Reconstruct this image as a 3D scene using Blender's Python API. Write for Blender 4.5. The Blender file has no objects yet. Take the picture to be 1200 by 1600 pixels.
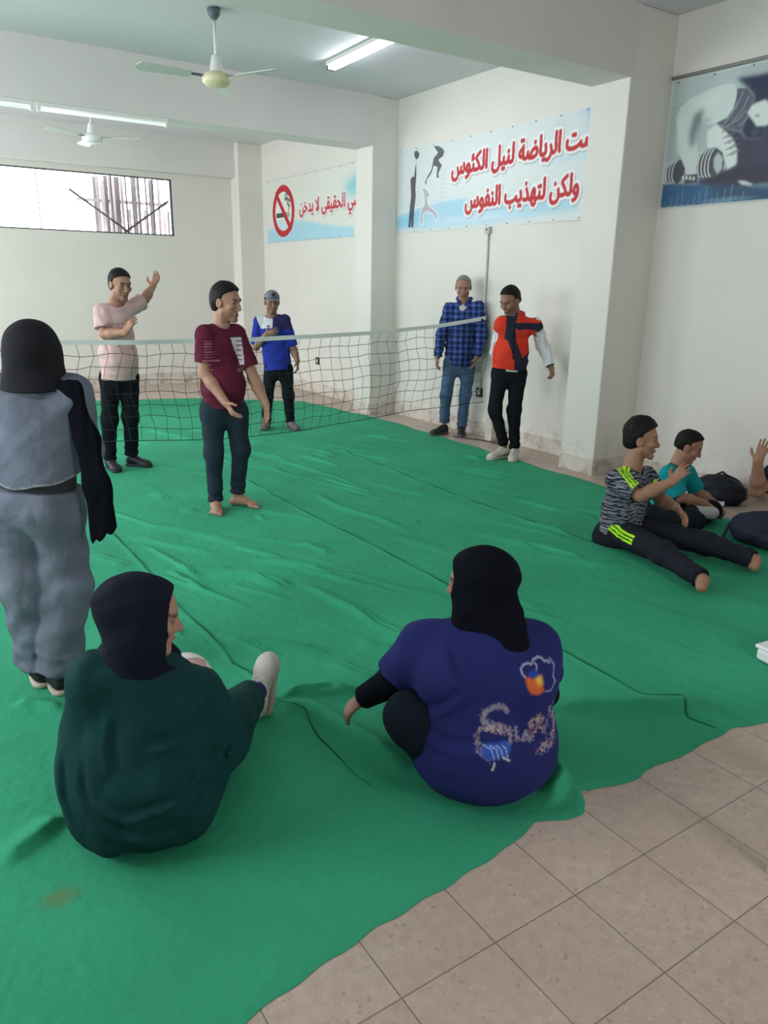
import bpy, math, random
import numpy as np
from mathutils import Vector, Matrix
random.seed(4); np.random.seed(4)
SC = bpy.context.scene
COL = SC.collection
PI = math.pi
# ------------------------------------------------------------------ camera
cam_d = bpy.data.cameras.new('camera'); cam = bpy.data.objects.new('camera', cam_d); COL.objects.link(cam)
cam_d.sensor_fit = 'HORIZONTAL'; cam_d.sensor_width = 36.0; cam_d.lens = 35.453
cam_d.clip_start = 0.02; cam_d.clip_end = 200
cam.matrix_world = Matrix(((0.8337514, 0.14609246, -0.53246183, 0), (-0.55189949, 0.248971, -0.79587712, 0),
                           (0.01629591, 0.95742908, 0.28820827, 1.65), (0, 0, 0, 1)))
SC.camera = cam
# ------------------------------------------------------------------ daylight, exposure
wd = bpy.data.worlds.new('daylight'); SC.world = wd; wd.use_nodes = True
bg = wd.node_tree.nodes['Background']; bg.inputs[0].default_value = (0.92, 0.955, 1.0, 1); bg.inputs[1].default_value = 10.0
def window_portal(name, loc, rot, sx, sy):
    l = bpy.data.lights.new(name, 'AREA'); l.shape = 'RECTANGLE'; l.size = sx; l.size_y = sy
    l.cycles.is_portal = True
    o = bpy.data.objects.new(name, l); COL.objects.link(o); o.location = loc; o.rotation_euler = rot
XL, YF, YB, ZC = -2.2, -1.7, 12.62, 3.78          # left wall, wall behind the camera, far wall, ceiling
LWIN = [(2.1, 4.2), (5.3, 8.0), (9.1, 12.1)]    # windows of the left wall (y ranges)
LZ = {0: (1.15, 2.95), 1: (1.15, 2.95), 2: (.45, 3.05)}
BWIN = (0.4, 4.31, 2.335, 3.175)                   # far wall window
FWIN = (1.5, 2.75, 1.0, 2.45)                       # unseen opening behind the camera, sized for the light on near surfaces
for k, (a, b) in enumerate(LWIN):
    window_portal('window_light', (XL - .03, (a + b) / 2, sum(LZ[k]) / 2), (0, -PI / 2, 0), LZ[k][1] - LZ[k][0], b - a)
window_portal('window_light', ((BWIN[0] + BWIN[1]) / 2, YB + .03, (BWIN[2] + BWIN[3]) / 2), (-PI / 2, 0, 0), BWIN[1] - BWIN[0], BWIN[3] - BWIN[2])
window_portal('window_light', ((FWIN[0] + FWIN[1]) / 2, YF - .03, (FWIN[2] + FWIN[3]) / 2), (PI / 2, 0, 0), FWIN[1] - FWIN[0], FWIN[3] - FWIN[2])
SC.view_settings.view_transform = 'Standard'; SC.view_settings.look = 'None'
SC.view_settings.gamma = 1.0; SC.view_settings.use_curve_mapping = False
SC.view_settings.exposure = 0.06
try:
    SC.cycles.use_denoising = True
    SC.cycles.max_bounces = 8; SC.cycles.diffuse_bounces = 5; SC.cycles.glossy_bounces = 2
    SC.cycles.sample_clamp_indirect = 6.0
except Exception: pass

# ------------------------------------------------------------------ measured places (metres; x across the hall, y along it, z up)
P3 = {
  'girl': {'head':(0.496,3.115,1.364), 'neck':(0.494,3.117,1.259), 'pelvis':(0.457,3.141,0.837), 'shL':(0.376,3.195,1.213), 'shR':(0.605,3.043,1.218), 'elL':(0.317,3.331,0.988), 'wrL':(0.404,3.513,0.986), 'fiL':(0.466,3.568,1.021), 'elR':(0.651,3.132,0.991), 'wrR':(0.634,3.384,0.987), 'fiR':(0.608,3.498,1.011), 'hipL':(0.395,3.183,0.802), 'hipR':(0.517,3.101,0.804), 'knL':(0.382,3.167,0.456), 'knR':(0.517,3.102,0.437), 'anL':(0.394,3.184,0.084), 'anR':(0.447,3.076,0.065), 'toL':(0.404,3.382,-0.047), 'toR':(0.453,3.288,-0.075)},
  'pink': {'head':(1.848,6.878,1.604), 'neck':(1.796,6.913,1.455), 'pelvis':(1.790,6.917,0.844), 'shR':(1.676,6.897,1.403), 'shL':(1.933,6.942,1.422), 'elR':(1.668,6.831,1.199), 'wrR':(1.796,6.625,1.225), 'fiR':(1.852,6.587,1.336), 'elL':(2.092,7.028,1.485), 'wrL':(2.185,7.086,1.584), 'fiL':(2.237,7.100,1.673), 'hipR':(1.710,6.935,0.823), 'hipL':(1.870,6.912,0.818), 'knR':(1.670,6.925,0.447), 'knL':(1.850,6.901,0.459), 'anR':(1.647,6.941,0.067), 'anL':(1.850,6.961,0.100), 'toR':(1.662,6.762,0.007), 'toL':(1.932,6.858,0.033)},
  'maroon': {'head':(2.117,5.195,1.504), 'neck':(2.082,5.219,1.364), 'pelvis':(2.072,5.225,0.793), 'shR':(1.942,5.192,1.307), 'shL':(2.194,5.216,1.305), 'elR':(1.923,5.181,1.026), 'wrR':(1.997,4.987,0.835), 'fiR':(2.044,4.908,0.718), 'elL':(2.276,5.125,0.969), 'wrL':(2.303,4.999,0.803), 'fiL':(2.298,4.954,0.685), 'hipR':(1.997,5.239,0.750), 'hipL':(2.156,5.205,0.743), 'knR':(1.978,5.216,0.443), 'knL':(2.178,5.191,0.451), 'anR':(1.982,5.238,0.061), 'anL':(2.166,5.259,0.095), 'toR':(1.927,5.094,0.002), 'toL':(2.270,5.129,0.026)},
  'cap': {'head':(3.820,8.045,1.432), 'neck':(3.811,8.051,1.299), 'pelvis':(3.860,8.018,0.729), 'shR':(3.689,8.132,1.241), 'shL':(3.937,7.967,1.259), 'elR':(3.665,8.173,0.933), 'wrR':(3.672,7.903,1.085), 'fiR':(3.774,7.787,1.139), 'elL':(4.010,7.918,0.920), 'wrL':(4.013,7.819,0.792), 'fiL':(4.003,7.802,0.686), 'hipR':(3.798,8.060,0.692), 'hipL':(3.933,7.970,0.695), 'knR':(3.741,8.062,0.379), 'knL':(3.944,7.926,0.383), 'anR':(3.739,8.099,0.043), 'anL':(3.971,7.944,0.055), 'toR':(3.657,7.998,-0.031), 'toL':(3.966,7.803,0.003)},
  'old': {'head':(5.500,6.732,1.626), 'neck':(5.512,6.724,1.477), 'pelvis':(5.495,6.735,0.830), 'shR':(5.379,6.813,1.406), 'shL':(5.598,6.583,1.427), 'elR':(5.300,6.841,1.102), 'wrR':(5.253,6.825,0.874), 'fiR':(5.233,6.815,0.763), 'elL':(5.626,6.528,1.136), 'wrL':(5.564,6.521,0.888), 'fiL':(5.526,6.522,0.778), 'hipR':(5.412,6.791,0.793), 'hipL':(5.580,6.678,0.796), 'knR':(5.363,6.787,0.451), 'knL':(5.545,6.666,0.454), 'anR':(5.374,6.816,0.122), 'anL':(5.542,6.704,0.081), 'toR':(5.193,6.781,0.069), 'toL':(5.443,6.578,0.007)},
  'red': {'head':(5.092,5.528,1.509), 'neck':(5.145,5.493,1.375), 'pelvis':(5.115,5.512,0.881), 'shR':(5.028,5.547,1.320), 'shL':(5.315,5.403,1.306), 'elR':(5.090,5.674,1.034), 'wrR':(5.189,5.668,0.781), 'fiR':(5.211,5.641,0.643), 'elL':(5.418,5.382,1.101), 'wrL':(5.426,5.268,0.915), 'fiL':(5.422,5.187,0.759), 'hipR':(5.050,5.556,0.837), 'hipL':(5.195,5.459,0.840), 'knR':(4.981,5.530,0.490), 'knL':(5.151,5.440,0.471), 'anR':(5.119,5.510,0.117), 'anL':(5.206,5.452,0.080), 'toR':(4.955,5.499,0.026), 'toL':(5.099,5.355,-0.020)},
  'seated': {'head':(4.066,3.090,0.711), 'neck':(4.034,3.111,0.536), 'pelvis':(3.999,3.135,0.099), 'shR':(3.865,3.104,0.481), 'shL':(4.221,3.131,0.457), 'elR':(3.908,2.931,0.393), 'wrR':(4.036,2.809,0.495), 'fiR':(4.110,2.759,0.608), 'elL':(4.246,3.018,0.289), 'wrL':(4.186,2.865,0.296), 'fiL':(4.197,2.810,0.253), 'hipR':(3.935,3.044,0.100), 'hipL':(4.141,3.080,0.100), 'knR':(3.820,2.651,0.110), 'knL':(4.234,2.658,0.100), 'anR':(3.699,2.301,0.085), 'anL':(4.265,2.333,0.085), 'toR':(3.852,2.404,0.085), 'toL':(4.418,2.435,0.085)},
  'boy': {'head':(4.844,3.267,0.552), 'neck':(4.798,3.297,0.441), 'pelvis':(4.723,3.348,0.074), 'shR':(4.670,3.287,0.382), 'shL':(4.945,3.319,0.357), 'elR':(4.719,3.194,0.201), 'wrR':(4.879,3.099,0.163), 'fiR':(4.942,3.056,0.116), 'elL':(5.024,3.267,0.185), 'wrL':(5.081,3.132,0.110), 'fiL':(5.081,3.084,0.073), 'hipR':(4.681,3.304,0.067), 'hipL':(4.811,3.361,0.052), 'knR':(4.623,2.998,0.090), 'knL':(4.989,3.110,0.090), 'anR':(4.778,3.137,0.110), 'anL':(4.768,3.131,0.050), 'toR':(4.887,3.037,0.100), 'toL':(4.875,3.068,0.050)},
  'edge': {'head':(5.244,2.716,0.676), 'neck':(5.261,2.705,0.508), 'pelvis':(5.312,2.671,0.073), 'shR':(5.148,2.780,0.432), 'shL':(5.390,2.618,0.437), 'elR':(4.919,2.753,0.330), 'wrR':(4.828,2.730,0.552), 'fiR':(4.854,2.712,0.701), 'elL':(5.407,2.487,0.271), 'wrL':(5.189,2.452,0.221), 'fiL':(5.086,2.461,0.212), 'hipR':(5.247,2.714,0.048), 'hipL':(5.384,2.623,0.051), 'knR':(5.022,2.423,0.120), 'knL':(5.095,2.301,0.120), 'anR':(5.157,2.282,0.070), 'anL':(5.050,2.331,0.070), 'toR':(5.163,2.204,0.070), 'toL':(5.022,2.215,0.070)},
  'green': {'head':(0.549,2.051,0.711), 'neck':(0.515,2.074,0.589), 'pelvis':(0.501,2.056,0.140), 'shL':(0.400,2.078,0.557), 'shR':(0.683,2.058,0.419), 'elL':(0.354,2.242,0.211), 'wrL':(0.532,2.423,0.144), 'fiL':(0.626,2.433,0.159), 'elR':(0.750,2.013,0.247), 'wrR':(0.803,2.266,0.214), 'fiR':(0.789,2.347,0.253), 'hipL':(0.404,2.025,0.120), 'hipR':(0.571,1.971,0.120), 'knL':(0.572,2.475,0.180), 'knR':(0.796,2.192,0.180), 'anL':(0.777,2.695,0.100), 'anR':(1.061,2.453,0.090), 'toL':(0.791,2.566,0.200), 'toR':(1.117,2.501,0.220)},
  'blue': {'head':(1.529,1.728,0.720), 'neck':(1.566,1.703,0.589), 'pelvis':(1.507,1.639,0.140), 'shL':(1.391,1.820,0.492), 'shR':(1.689,1.621,0.498), 'elL':(1.312,1.873,0.365), 'wrL':(1.254,1.984,0.259), 'fiL':(1.228,2.026,0.206), 'elR':(1.823,1.676,0.254), 'wrR':(1.871,1.884,0.150), 'fiR':(1.837,1.955,0.125), 'hipL':(1.417,1.687,0.120), 'hipR':(1.591,1.578,0.120), 'knL':(1.282,1.746,0.300), 'knR':(1.875,1.886,0.120), 'anL':(1.496,2.038,0.080), 'anR':(1.658,2.008,0.070), 'toL':(1.617,2.206,0.040), 'toR':(1.691,2.131,0.040)},
}
SEAMS = [[(3.872, 6.549), (3.851, 6.027), (3.832, 5.559), (3.816, 5.112), (3.808, 4.682), (3.804, 4.253), (3.832, 3.724), (3.87, 3.164)], [(2.539, 5.923), (2.523, 5.428), (2.52, 4.866), (2.518, 4.501), (2.538, 4.205), (2.547, 3.852), (2.544, 3.49), (2.547, 3.154), (2.538, 2.792), (2.518, 2.571), (2.511, 2.354), (2.505, 2.185), (2.504, 2.055), (2.498, 1.928), (2.494, 1.789), (2.473, 1.675), (2.556, 1.606), (2.503, 1.532), (2.512, 1.478), (2.526, 1.417)], [(1.185, 5.556), (1.168, 5.083), (1.171, 4.633), (1.164, 4.164), (1.14, 3.646), (1.156, 3.379), (1.164, 3.089), (1.14, 2.907), (1.174, 2.796), (1.172, 2.504), (1.218, 2.352), (1.189, 2.184), (1.186, 2.035), (1.186, 1.947), (1.202, 1.846)]]
FOLDS = [[(2.825, 6.575), (2.96, 5.864), (3.144, 5.254), (3.268, 4.732)], [(3.096, 6.58), (3.213, 5.94), (3.288, 5.242)], [(2.643, 5.358), (2.817, 5.168), (2.799, 4.801), (2.904, 4.397), (2.948, 4.026)], [(2.599, 4.09), (2.764, 4.024), (2.838, 3.78), (2.905, 3.525)], [(3.572, 6.681), (3.597, 6.33)], [(3.391, 6.612), (3.493, 5.955)], [(1.93, 4.473), (2.097, 4.267), (2.254, 4.056)], [(1.816, 4.083), (1.991, 3.823), (2.127, 3.523), (2.226, 3.315)], [(1.554, 3.928), (1.646, 3.837), (1.797, 3.586)], [(2.13, 3.58), (2.313, 3.185), (2.439, 3.056)], [(1.312, 4.195), (1.617, 4.011)], [(1.468, 3.98), (1.646, 3.837), (1.75, 3.549)], [(1.497, 3.791), (1.682, 3.413)], [(1.76, 4.091), (2.102, 3.682)], [(1.213, 3.161), (1.365, 3.004), (1.574, 2.76)], [(1.913, 7.342), (2.503, 6.85), (2.905, 6.561)], [(2.004, 6.83), (2.375, 6.199)], [(4.143, 4.331), (4.193, 3.885), (4.337, 3.571)], [(3.341, 3.525), (3.665, 3.256)], [(3.383, 3.21), (3.533, 2.92), (3.758, 2.81)], [(1.269, 4.184), (1.29, 4.052), (1.334, 3.759)], [(3.076, 4.26), (3.109, 4.187)], [(1.72, 2.77), (1.846, 2.631)], [(1.729, 5.33), (1.994, 5.175)], [(2.185, 4.968), (2.179, 4.789)], [(2.008, 5.682), (2.113, 5.406)]]
RIDGES = [([(2.057, 1.883), (2.258, 1.758), (2.539, 1.594), (2.603, 1.497), (2.64, 1.408)], 0.05, 0.03), ([(1.161, 2.511), (1.238, 2.378), (1.307, 2.1), (1.358, 1.839)], 0.045, 0.03), ([(0.088, 2.107), (0.203, 2.175), (0.3, 2.24)], 0.04, 0.02), ([(0.26, 3.045), (0.346, 2.991), (0.425, 2.902)], 0.03, 0.015), ([(1.139, 2.496), (1.285, 2.523), (1.416, 2.484), (1.462, 2.352)], 0.03, 0.015), ([(1.183, 2.556), (1.489, 2.396), (1.534, 2.221)], 0.03, 0.012), ([(1.666, 1.461), (1.778, 1.511), (1.836, 1.604)], 0.03, 0.03)]
POSTER = {'arm': [(0.069, 0.715), (0.107, 0.785), (0.197, 0.828), (0.317, 0.857), (0.463, 0.879), (0.56, 0.873), (0.6, 0.831), (0.605, 0.768), (0.589, 0.692), (0.54, 0.636), (0.465, 0.615), (0.376, 0.604), (0.33, 0.635), (0.283, 0.675), (0.285, 0.592), (0.306, 0.456), (0.33, 0.369), (0.335, 0.267), (0.298, 0.228), (0.247, 0.25), (0.206, 0.34), (0.125, 0.443), (0.107, 0.565)], 'arm_shade': [(0.238, 0.698), (0.294, 0.739), (0.336, 0.732), (0.309, 0.638), (0.288, 0.575), (0.283, 0.467), (0.241, 0.463), (0.215, 0.568)], 'shirt_dark': [(0.6, 0.831), (0.691, 0.815), (0.758, 0.742), (0.716, 0.61), (0.674, 0.522), (0.583, 0.55), (0.456, 0.608), (0.55, 0.635), (0.589, 0.692)], 'chest': [(0.456, 0.608), (0.583, 0.55), (0.674, 0.522), (0.73, 0.467), (0.956, 0.437), (0.999, 0.185), (0.878, 0.133), (0.695, 0.215), (0.669, 0.379), (0.571, 0.504)], 'bgdark': [(0.583, 0.904), (0.751, 0.896), (0.878, 0.894), (0.958, 0.422), (0.733, 0.451), (0.674, 0.522), (0.758, 0.742), (0.691, 0.815)], 'face': [(0.715, 0.641), (0.749, 0.69), (0.783, 0.7), (0.853, 0.711), (0.885, 0.684), (0.916, 0.671), (0.937, 0.547), (0.884, 0.531), (0.811, 0.534), (0.766, 0.587)], 'hand2': [(0.383, 0.562), (0.457, 0.6), (0.546, 0.539), (0.625, 0.473), (0.672, 0.387), (0.683, 0.289), (0.611, 0.256), (0.55, 0.393), (0.483, 0.434), (0.403, 0.427)], 'plateR': [(0.348, 0.383), (0.403, 0.427), (0.484, 0.43), (0.551, 0.385), (0.578, 0.308), (0.575, 0.235), (0.499, 0.209), (0.355, 0.205), (0.329, 0.301)], 'plateL': [(0.033, 0.315), (0.093, 0.361), (0.168, 0.378), (0.217, 0.304), (0.222, 0.235), (0.163, 0.188), (0.05, 0.198)], 'hub': [(0.476, 0.352), (0.51, 0.39), (0.557, 0.343), (0.561, 0.261), (0.525, 0.231), (0.487, 0.285)], 'bar': [(0.219, 0.252), (0.348, 0.248), (0.359, 0.179), (0.23, 0.182)], 'floor': [(0.009, 0.202), (1.012, 0.105), (1.031, -0.007), (0.007, 0.013)], 'blue': [(0.009, 0.202), (0.402, 0.167), (0.542, 0.062), (0.384, 0.014), (0.018, 0.022)], 'darkmid': [(0.355, 0.205), (0.591, 0.258), (0.712, 0.286), (0.867, 0.198), (0.881, 0.117), (0.598, 0.092), (0.361, 0.162)], 'glow': [(0.713, 0.164), (0.781, 0.154), (0.842, 0.128), (0.844, 0.116), (0.757, 0.132)]}
BANNER = {'man_ball': [(0.401, 0.809), (0.384, 0.787), (0.39, 0.647), (0.376, 0.488), (0.391, 0.406), (0.372, 0.265), (0.362, 0.059), (0.313, 0.057), (0.316, 0.165), (0.297, 0.062), (0.251, 0.064), (0.274, 0.25), (0.297, 0.413), (0.269, 0.598), (0.305, 0.635), (0.343, 0.622), (0.364, 0.73)], 'ball': [(0.341, 0.9), (0.396, 0.908), (0.449, 0.868), (0.426, 0.822), (0.382, 0.811), (0.344, 0.851)], 'runner1': [(0.723, 0.912), (0.809, 0.906), (0.895, 0.867), (0.924, 0.831), (0.9, 0.787), (0.817, 0.759), (0.889, 0.694), (0.826, 0.614), (0.839, 0.565), (0.787, 0.58), (0.805, 0.684), (0.734, 0.71), (0.693, 0.637), (0.602, 0.568), (0.594, 0.509), (0.57, 0.551), (0.617, 0.606), (0.691, 0.676), (0.73, 0.788), (0.813, 0.835), (0.759, 0.883)], 'runner2': [(0.516, 0.476), (0.56, 0.483), (0.626, 0.447), (0.671, 0.404), (0.623, 0.368), (0.653, 0.286), (0.799, 0.207), (0.848, 0.135), (0.821, 0.127), (0.747, 0.191), (0.62, 0.229), (0.549, 0.193), (0.544, 0.091), (0.5, 0.09), (0.511, 0.236), (0.579, 0.312), (0.563, 0.413)], 'topblue': [(2.538, 0.776), (2.672, 0.852), (2.872, 0.899), (3.053, 0.931), (3.07, 0.795), (2.887, 0.768), (2.66, 0.744)], 'waveT': [(2.154, 0.577), (2.434, 0.596), (2.797, 0.571), (3.042, 0.581), (3.047, 0.542), (2.564, 0.533)], 'waveB': [(0.014, 0.182), (0.491, 0.257), (0.844, 0.322), (1.243, 0.322), (1.799, 0.226), (2.475, 0.212), (2.97, 0.255), (3.023, 0.093), (2.489, 0.077), (1.814, 0.045), (0.861, 0.036), (0.019, 0.054)], 't1': [(1.069, 0.581), (3.056, 0.647)], 't2': [(1.33, 0.221), (2.995, 0.237)], 'al1': [(2.758, 0.607), (2.681, 0.773)], 'al2': [(1.888, 0.256), (1.888, 0.414)]}
SMOKE = {'ring': [(0.221, 0.496), (0.63, 0.842), (0.987, 0.447), (0.592, 0.069)], 'ringin': [(0.338, 0.489), (0.624, 0.734), (0.88, 0.454), (0.598, 0.181)], 'cig': [(0.354, 0.44), (0.825, 0.434), (0.822, 0.365), (0.351, 0.368)], 'wave': [(0.022, 0.198), (0.537, 0.255), (0.982, 0.302), (1.432, 0.27), (1.887, 0.21), (2.316, 0.153), (2.747, 0.132), (2.748, -0.019), (1.425, 0.0), (0.056, 0.098)], 'blueT': [(2.74, 0.774), (2.546, 0.712), (2.461, 0.571), (2.743, 0.522)], 'txt': [(1.145, 0.414), (2.389, 0.426)], 'al': [(1.683, 0.417), (1.686, 0.598)]}
BALL = (0.803, 2.53, 0.205)
# ------------------------------------------------------------------ materials
def mat(name, col, rough=0.7, spec=0.3, bump=0.0, scale=200.0, var=0.0, vscale=6.0, emit=None, estr=0.0, stretch=None, attr=False, metal=0.0, bump2=0.0, b2scale=14.0, dist=0.01):
    m = bpy.data.materials.new(name); m.use_nodes = True
    nt = m.node_tree; N = nt.nodes; L = nt.links; p = N['Principled BSDF']
    p.inputs['Roughness'].default_value = rough; p.inputs['Specular IOR Level'].default_value = spec
    p.inputs['Metallic'].default_value = metal
    src = None
    if attr:
        a = N.new('ShaderNodeAttribute'); a.attribute_name = 'Col'; src = a.outputs['Color']
    tc = N.new('ShaderNodeTexCoord'); co = tc.outputs['Object']
    if stretch:
        mp = N.new('ShaderNodeMapping'); mp.inputs['Scale'].default_value = stretch; L.new(co, mp.inputs[0]); co = mp.outputs[0]
    if var > 0:
        n = N.new('ShaderNodeTexNoise'); n.inputs['Scale'].default_value = vscale; n.inputs['Detail'].default_value = 5
        L.new(co, n.inputs['Vector'])
        r = N.new('ShaderNodeMapRange'); r.inputs[3].default_value = 1 - var; r.inputs[4].default_value = 1 + var
        r.inputs[1].default_value = .3; r.inputs[2].default_value = .7
        L.new(n.outputs['Fac'], r.inputs[0])
        mx = N.new('ShaderNodeMix'); mx.data_type = 'RGBA'; mx.blend_type = 'MULTIPLY'; mx.inputs[0].default_value = 1
        if src is not None: L.new(src, mx.inputs[6])
        else: mx.inputs[6].default_value = (*col, 1)
        L.new(r.outputs[0], mx.inputs[7]); src = mx.outputs[2]
    if src is not None: L.new(src, p.inputs['Base Color'])
    else: p.inputs['Base Color'].default_value = (*col, 1)
    nrm = None
    for st, sca, dd in ((bump, scale, dist), (bump2, b2scale, .03)):
        if st > 0:
            n2 = N.new('ShaderNodeTexNoise'); n2.inputs['Scale'].default_value = sca; n2.inputs['Detail'].default_value = 3
            L.new(co, n2.inputs['Vector'])
            b = N.new('ShaderNodeBump'); b.inputs['Strength'].default_value = st; b.inputs['Distance'].default_value = dd
            L.new(n2.outputs['Fac'], b.inputs['Height'])
            if nrm is not None: L.new(nrm, b.inputs['Normal'])
            nrm = b.outputs[0]
    if nrm is not None: L.new(nrm, p.inputs['Normal'])
    if emit:
        p.inputs['Emission Color'].default_value = (*emit, 1); p.inputs['Emission Strength'].default_value = estr
    return m
def cloth_mat(name, col, attr=False, var=0.08, rough=0.85, spec=0.15, bump2=0.35, b2scale=9.0):
    return mat(name, col, rough, spec, bump=0.12, scale=420, var=var, vscale=7, attr=attr, bump2=bump2, b2scale=b2scale, dist=.003)

# ------------------------------------------------------------------ objects
def tag(o, label=None, cat=None, group=None, kind=None):
    if label: o['label'] = label
    if cat: o['category'] = cat
    if group: o['group'] = group
    if kind: o['kind'] = kind
    return o
def link(name, me, mats, parent=None, loc=(0, 0, 0)):
    o = bpy.data.objects.new(name, me); COL.objects.link(o)
    for m in (mats if isinstance(mats, (list, tuple)) else [mats]): me.materials.append(m)
    if parent is not None: o.parent = parent
    o.location = loc
    return o
def mesh_np(name, V, F, smooth=True):
    me = bpy.data.meshes.new(name)
    V = np.asarray(V, np.float32); F = np.asarray(F, np.int32); n = F.shape[1]
    me.vertices.add(len(V)); me.vertices.foreach_set('co', V.ravel())
    me.loops.add(F.size); me.loops.foreach_set('vertex_index', F.ravel())
    me.polygons.add(len(F)); me.polygons.foreach_set('loop_start', np.arange(0, F.size, n, dtype=np.int32))
    me.polygons.foreach_set('use_smooth', np.full(len(F), smooth))
    me.update(); me.validate()
    return me
def set_col(me, C):
    a = me.color_attributes.new('Col', 'FLOAT_COLOR', 'POINT')
    C = np.concatenate([np.asarray(C, np.float32), np.ones((len(C), 1), np.float32)], 1)
    a.data.foreach_set('color', C.ravel())
class MB:
    """collects boxes, tubes and lathes into one mesh"""
    def __init__(s): s.v = []; s.f = []
    def add(s, V, F):
        o = len(s.v); s.v += [tuple(map(float, v)) for v in V]; s.f += [tuple(i + o for i in f) for f in F]; return s
    def box(s, c, d, rot=None, bev=0.0):
        x, y, z = [k / 2 for k in d]
        if bev <= 0:
            V = [(sx * x, sy * y, sz * z) for sz in (-1, 1) for sy in (-1, 1) for sx in (-1, 1)]
            F = [(0, 2, 3, 1), (4, 5, 7, 6), (0, 1, 5, 4), (2, 6, 7, 3), (0, 4, 6, 2), (1, 3, 7, 5)]
        else:
            b = min(bev, x * .9, y * .9, z * .9); rings = []
            for zz, ins in ((-z, b), (-z + b * .3, b * .3), (-z + b, 0), (z - b, 0), (z - b * .3, b * .3), (z, b)):
                r = []
                for cx, cy, a0 in ((1, 1, 0), (-1, 1, 1), (-1, -1, 2), (1, -1, 3)):
                    for k in range(4):
                        a = (a0 + k / 3) * PI / 2
                        r.append((cx * (x - b) + (b - ins) * math.cos(a), cy * (y - b) + (b - ins) * math.sin(a), zz))
                rings.append(r)
            V = [q for r in rings for q in r]; n = 16
            F = [(i * n + j, i * n + (j + 1) % n, (i + 1) * n + (j + 1) % n, (i + 1) * n + j) for i in range(5) for j in range(n)]
            F += [tuple(range(n - 1, -1, -1)), tuple(range(5 * n, 6 * n))]
        V = [Vector(v) for v in V]
        if rot is not None: V = [rot @ v for v in V]
        return s.add([v + Vector(c) for v in V], F)
    def tube(s, pts, r, n=8, caps=True):
        pts = [Vector(p) for p in pts]; R = r if isinstance(r, (list, tuple)) else [r] * len(pts)
        V = []; F = []; u = None
        for i, p in enumerate(pts):
            t = (pts[min(i + 1, len(pts) - 1)] - pts[max(i - 1, 0)])
            t = t.normalized() if t.length > 1e-9 else Vector((0, 0, 1))
            if u is None: u = t.cross(Vector((0, 0, 1))) if abs(t.z) < .9 else t.cross(Vector((1, 0, 0)))
            u = (u - t * u.dot(t)).normalized(); w = t.cross(u)
            V += [p + (u * math.cos(2 * PI * k / n) + w * math.sin(2 * PI * k / n)) * R[i] for k in range(n)]
        for i in range(len(pts) - 1):
            F += [(i * n + k, i * n + (k + 1) % n, (i + 1) * n + (k + 1) % n, (i + 1) * n + k) for k in range(n)]
        if caps: F += [tuple(range(n - 1, -1, -1)), tuple(range((len(pts) - 1) * n, len(pts) * n))]
        return s.add(V, F)
    def lathe(s, prof, c=(0, 0, 0), n=32):
        V = [(c[0] + r * math.cos(2 * PI * k / n), c[1] + r * math.sin(2 * PI * k / n), c[2] + z) for r, z in prof for k in range(n)]
        F = [(i * n + k, i * n + (k + 1) % n, (i + 1) * n + (k + 1) % n, (i + 1) * n + k) for i in range(len(prof) - 1) for k in range(n)]
        F += [tuple(range(n - 1, -1, -1)), tuple(range((len(prof) - 1) * n, len(prof) * n))]
        return s.add(V, F)
    def build(s, name, m, parent=None, smooth=False, loc=(0, 0, 0), off=None):
        me = bpy.data.meshes.new(name); V = s.v
        if off is not None: V = [(v[0] - off[0], v[1] - off[1], v[2] - off[2]) for v in V]
        me.from_pydata(V, [], s.f)
        if smooth: me.polygons.foreach_set('use_smooth', [True] * len(me.polygons))
        me.update()
        return link(name, me, m, parent, loc)
def empty(name, loc=(0, 0, 0), rz=0.0):
    o = bpy.data.objects.new(name, None); COL.objects.link(o); o.location = loc; o.rotation_euler = (0, 0, rz)
    o.empty_display_size = .1
    return o
def copy_tree(o, parent=None):
    c = o.copy(); COL.objects.link(c)
    if parent is not None: c.parent = parent
    for ch in list(o.children): copy_tree(ch, c)
    return c

# ------------------------------------------------------------------ signed-distance modelling (numpy)
f32 = np.float32
def V3(a): return np.asarray(a, f32)
def nrm(a):
    a = np.asarray(a, float); return a / (np.linalg.norm(a) + 1e-12)
def rc(a, b, ra, rb, ax=None, s=1.0):
    """tapered round limb; ax, s flatten it along one axis"""
    a = V3(a); b = V3(b); ba = b - a; L2 = float(ba @ ba) + 1e-9
    A = None if ax is None else V3(nrm(ax))
    def f(X):
        d = X - a; t = np.clip(d @ ba / L2, 0, 1)
        d = d - t[:, None] * ba
        if A is not None:
            q = d @ A; d = d + (q * (1 / s - 1))[:, None] * A
            return (np.sqrt((d * d).sum(1)) - (ra + (rb - ra) * t)) * (0.5 + 0.5 * s)
        return np.sqrt((d * d).sum(1)) - (ra + (rb - ra) * t)
    return f
def ell(c, rads, axes=None):
    c = V3(c); R = V3(rads); A = None if axes is None else V3(np.stack([nrm(x) for x in axes]))
    def f(X):
        d = X - c
        if A is not None: d = d @ A.T
        k = np.sqrt(((d / R) ** 2).sum(1)); g = np.sqrt(((d / (R * R)) ** 2).sum(1)) + 1e-6
        return k * (k - 1) / g
    return f
def smin(a, b, k):
    if k <= 0: return np.minimum(a, b)
    h = np.maximum(k - np.abs(a - b), 0) / k
    return np.minimum(a, b) - h * h * k * .25
def smax(a, b, k): return -smin(-a, -b, k)
def U(k, *ps):
    def f(X):
        d = ps[0](X)
        for p in ps[1:]: d = smin(d, p(X), k)
        return d
    return f
def CUT(p, pt, n, k=0.0):
    pt = V3(pt); n = V3(nrm(n))
    return lambda X: smax(p(X), (X - pt) @ n, k)
def SUB(p, q, k=0.01): return lambda X: smax(p(X), -q(X), k)
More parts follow.
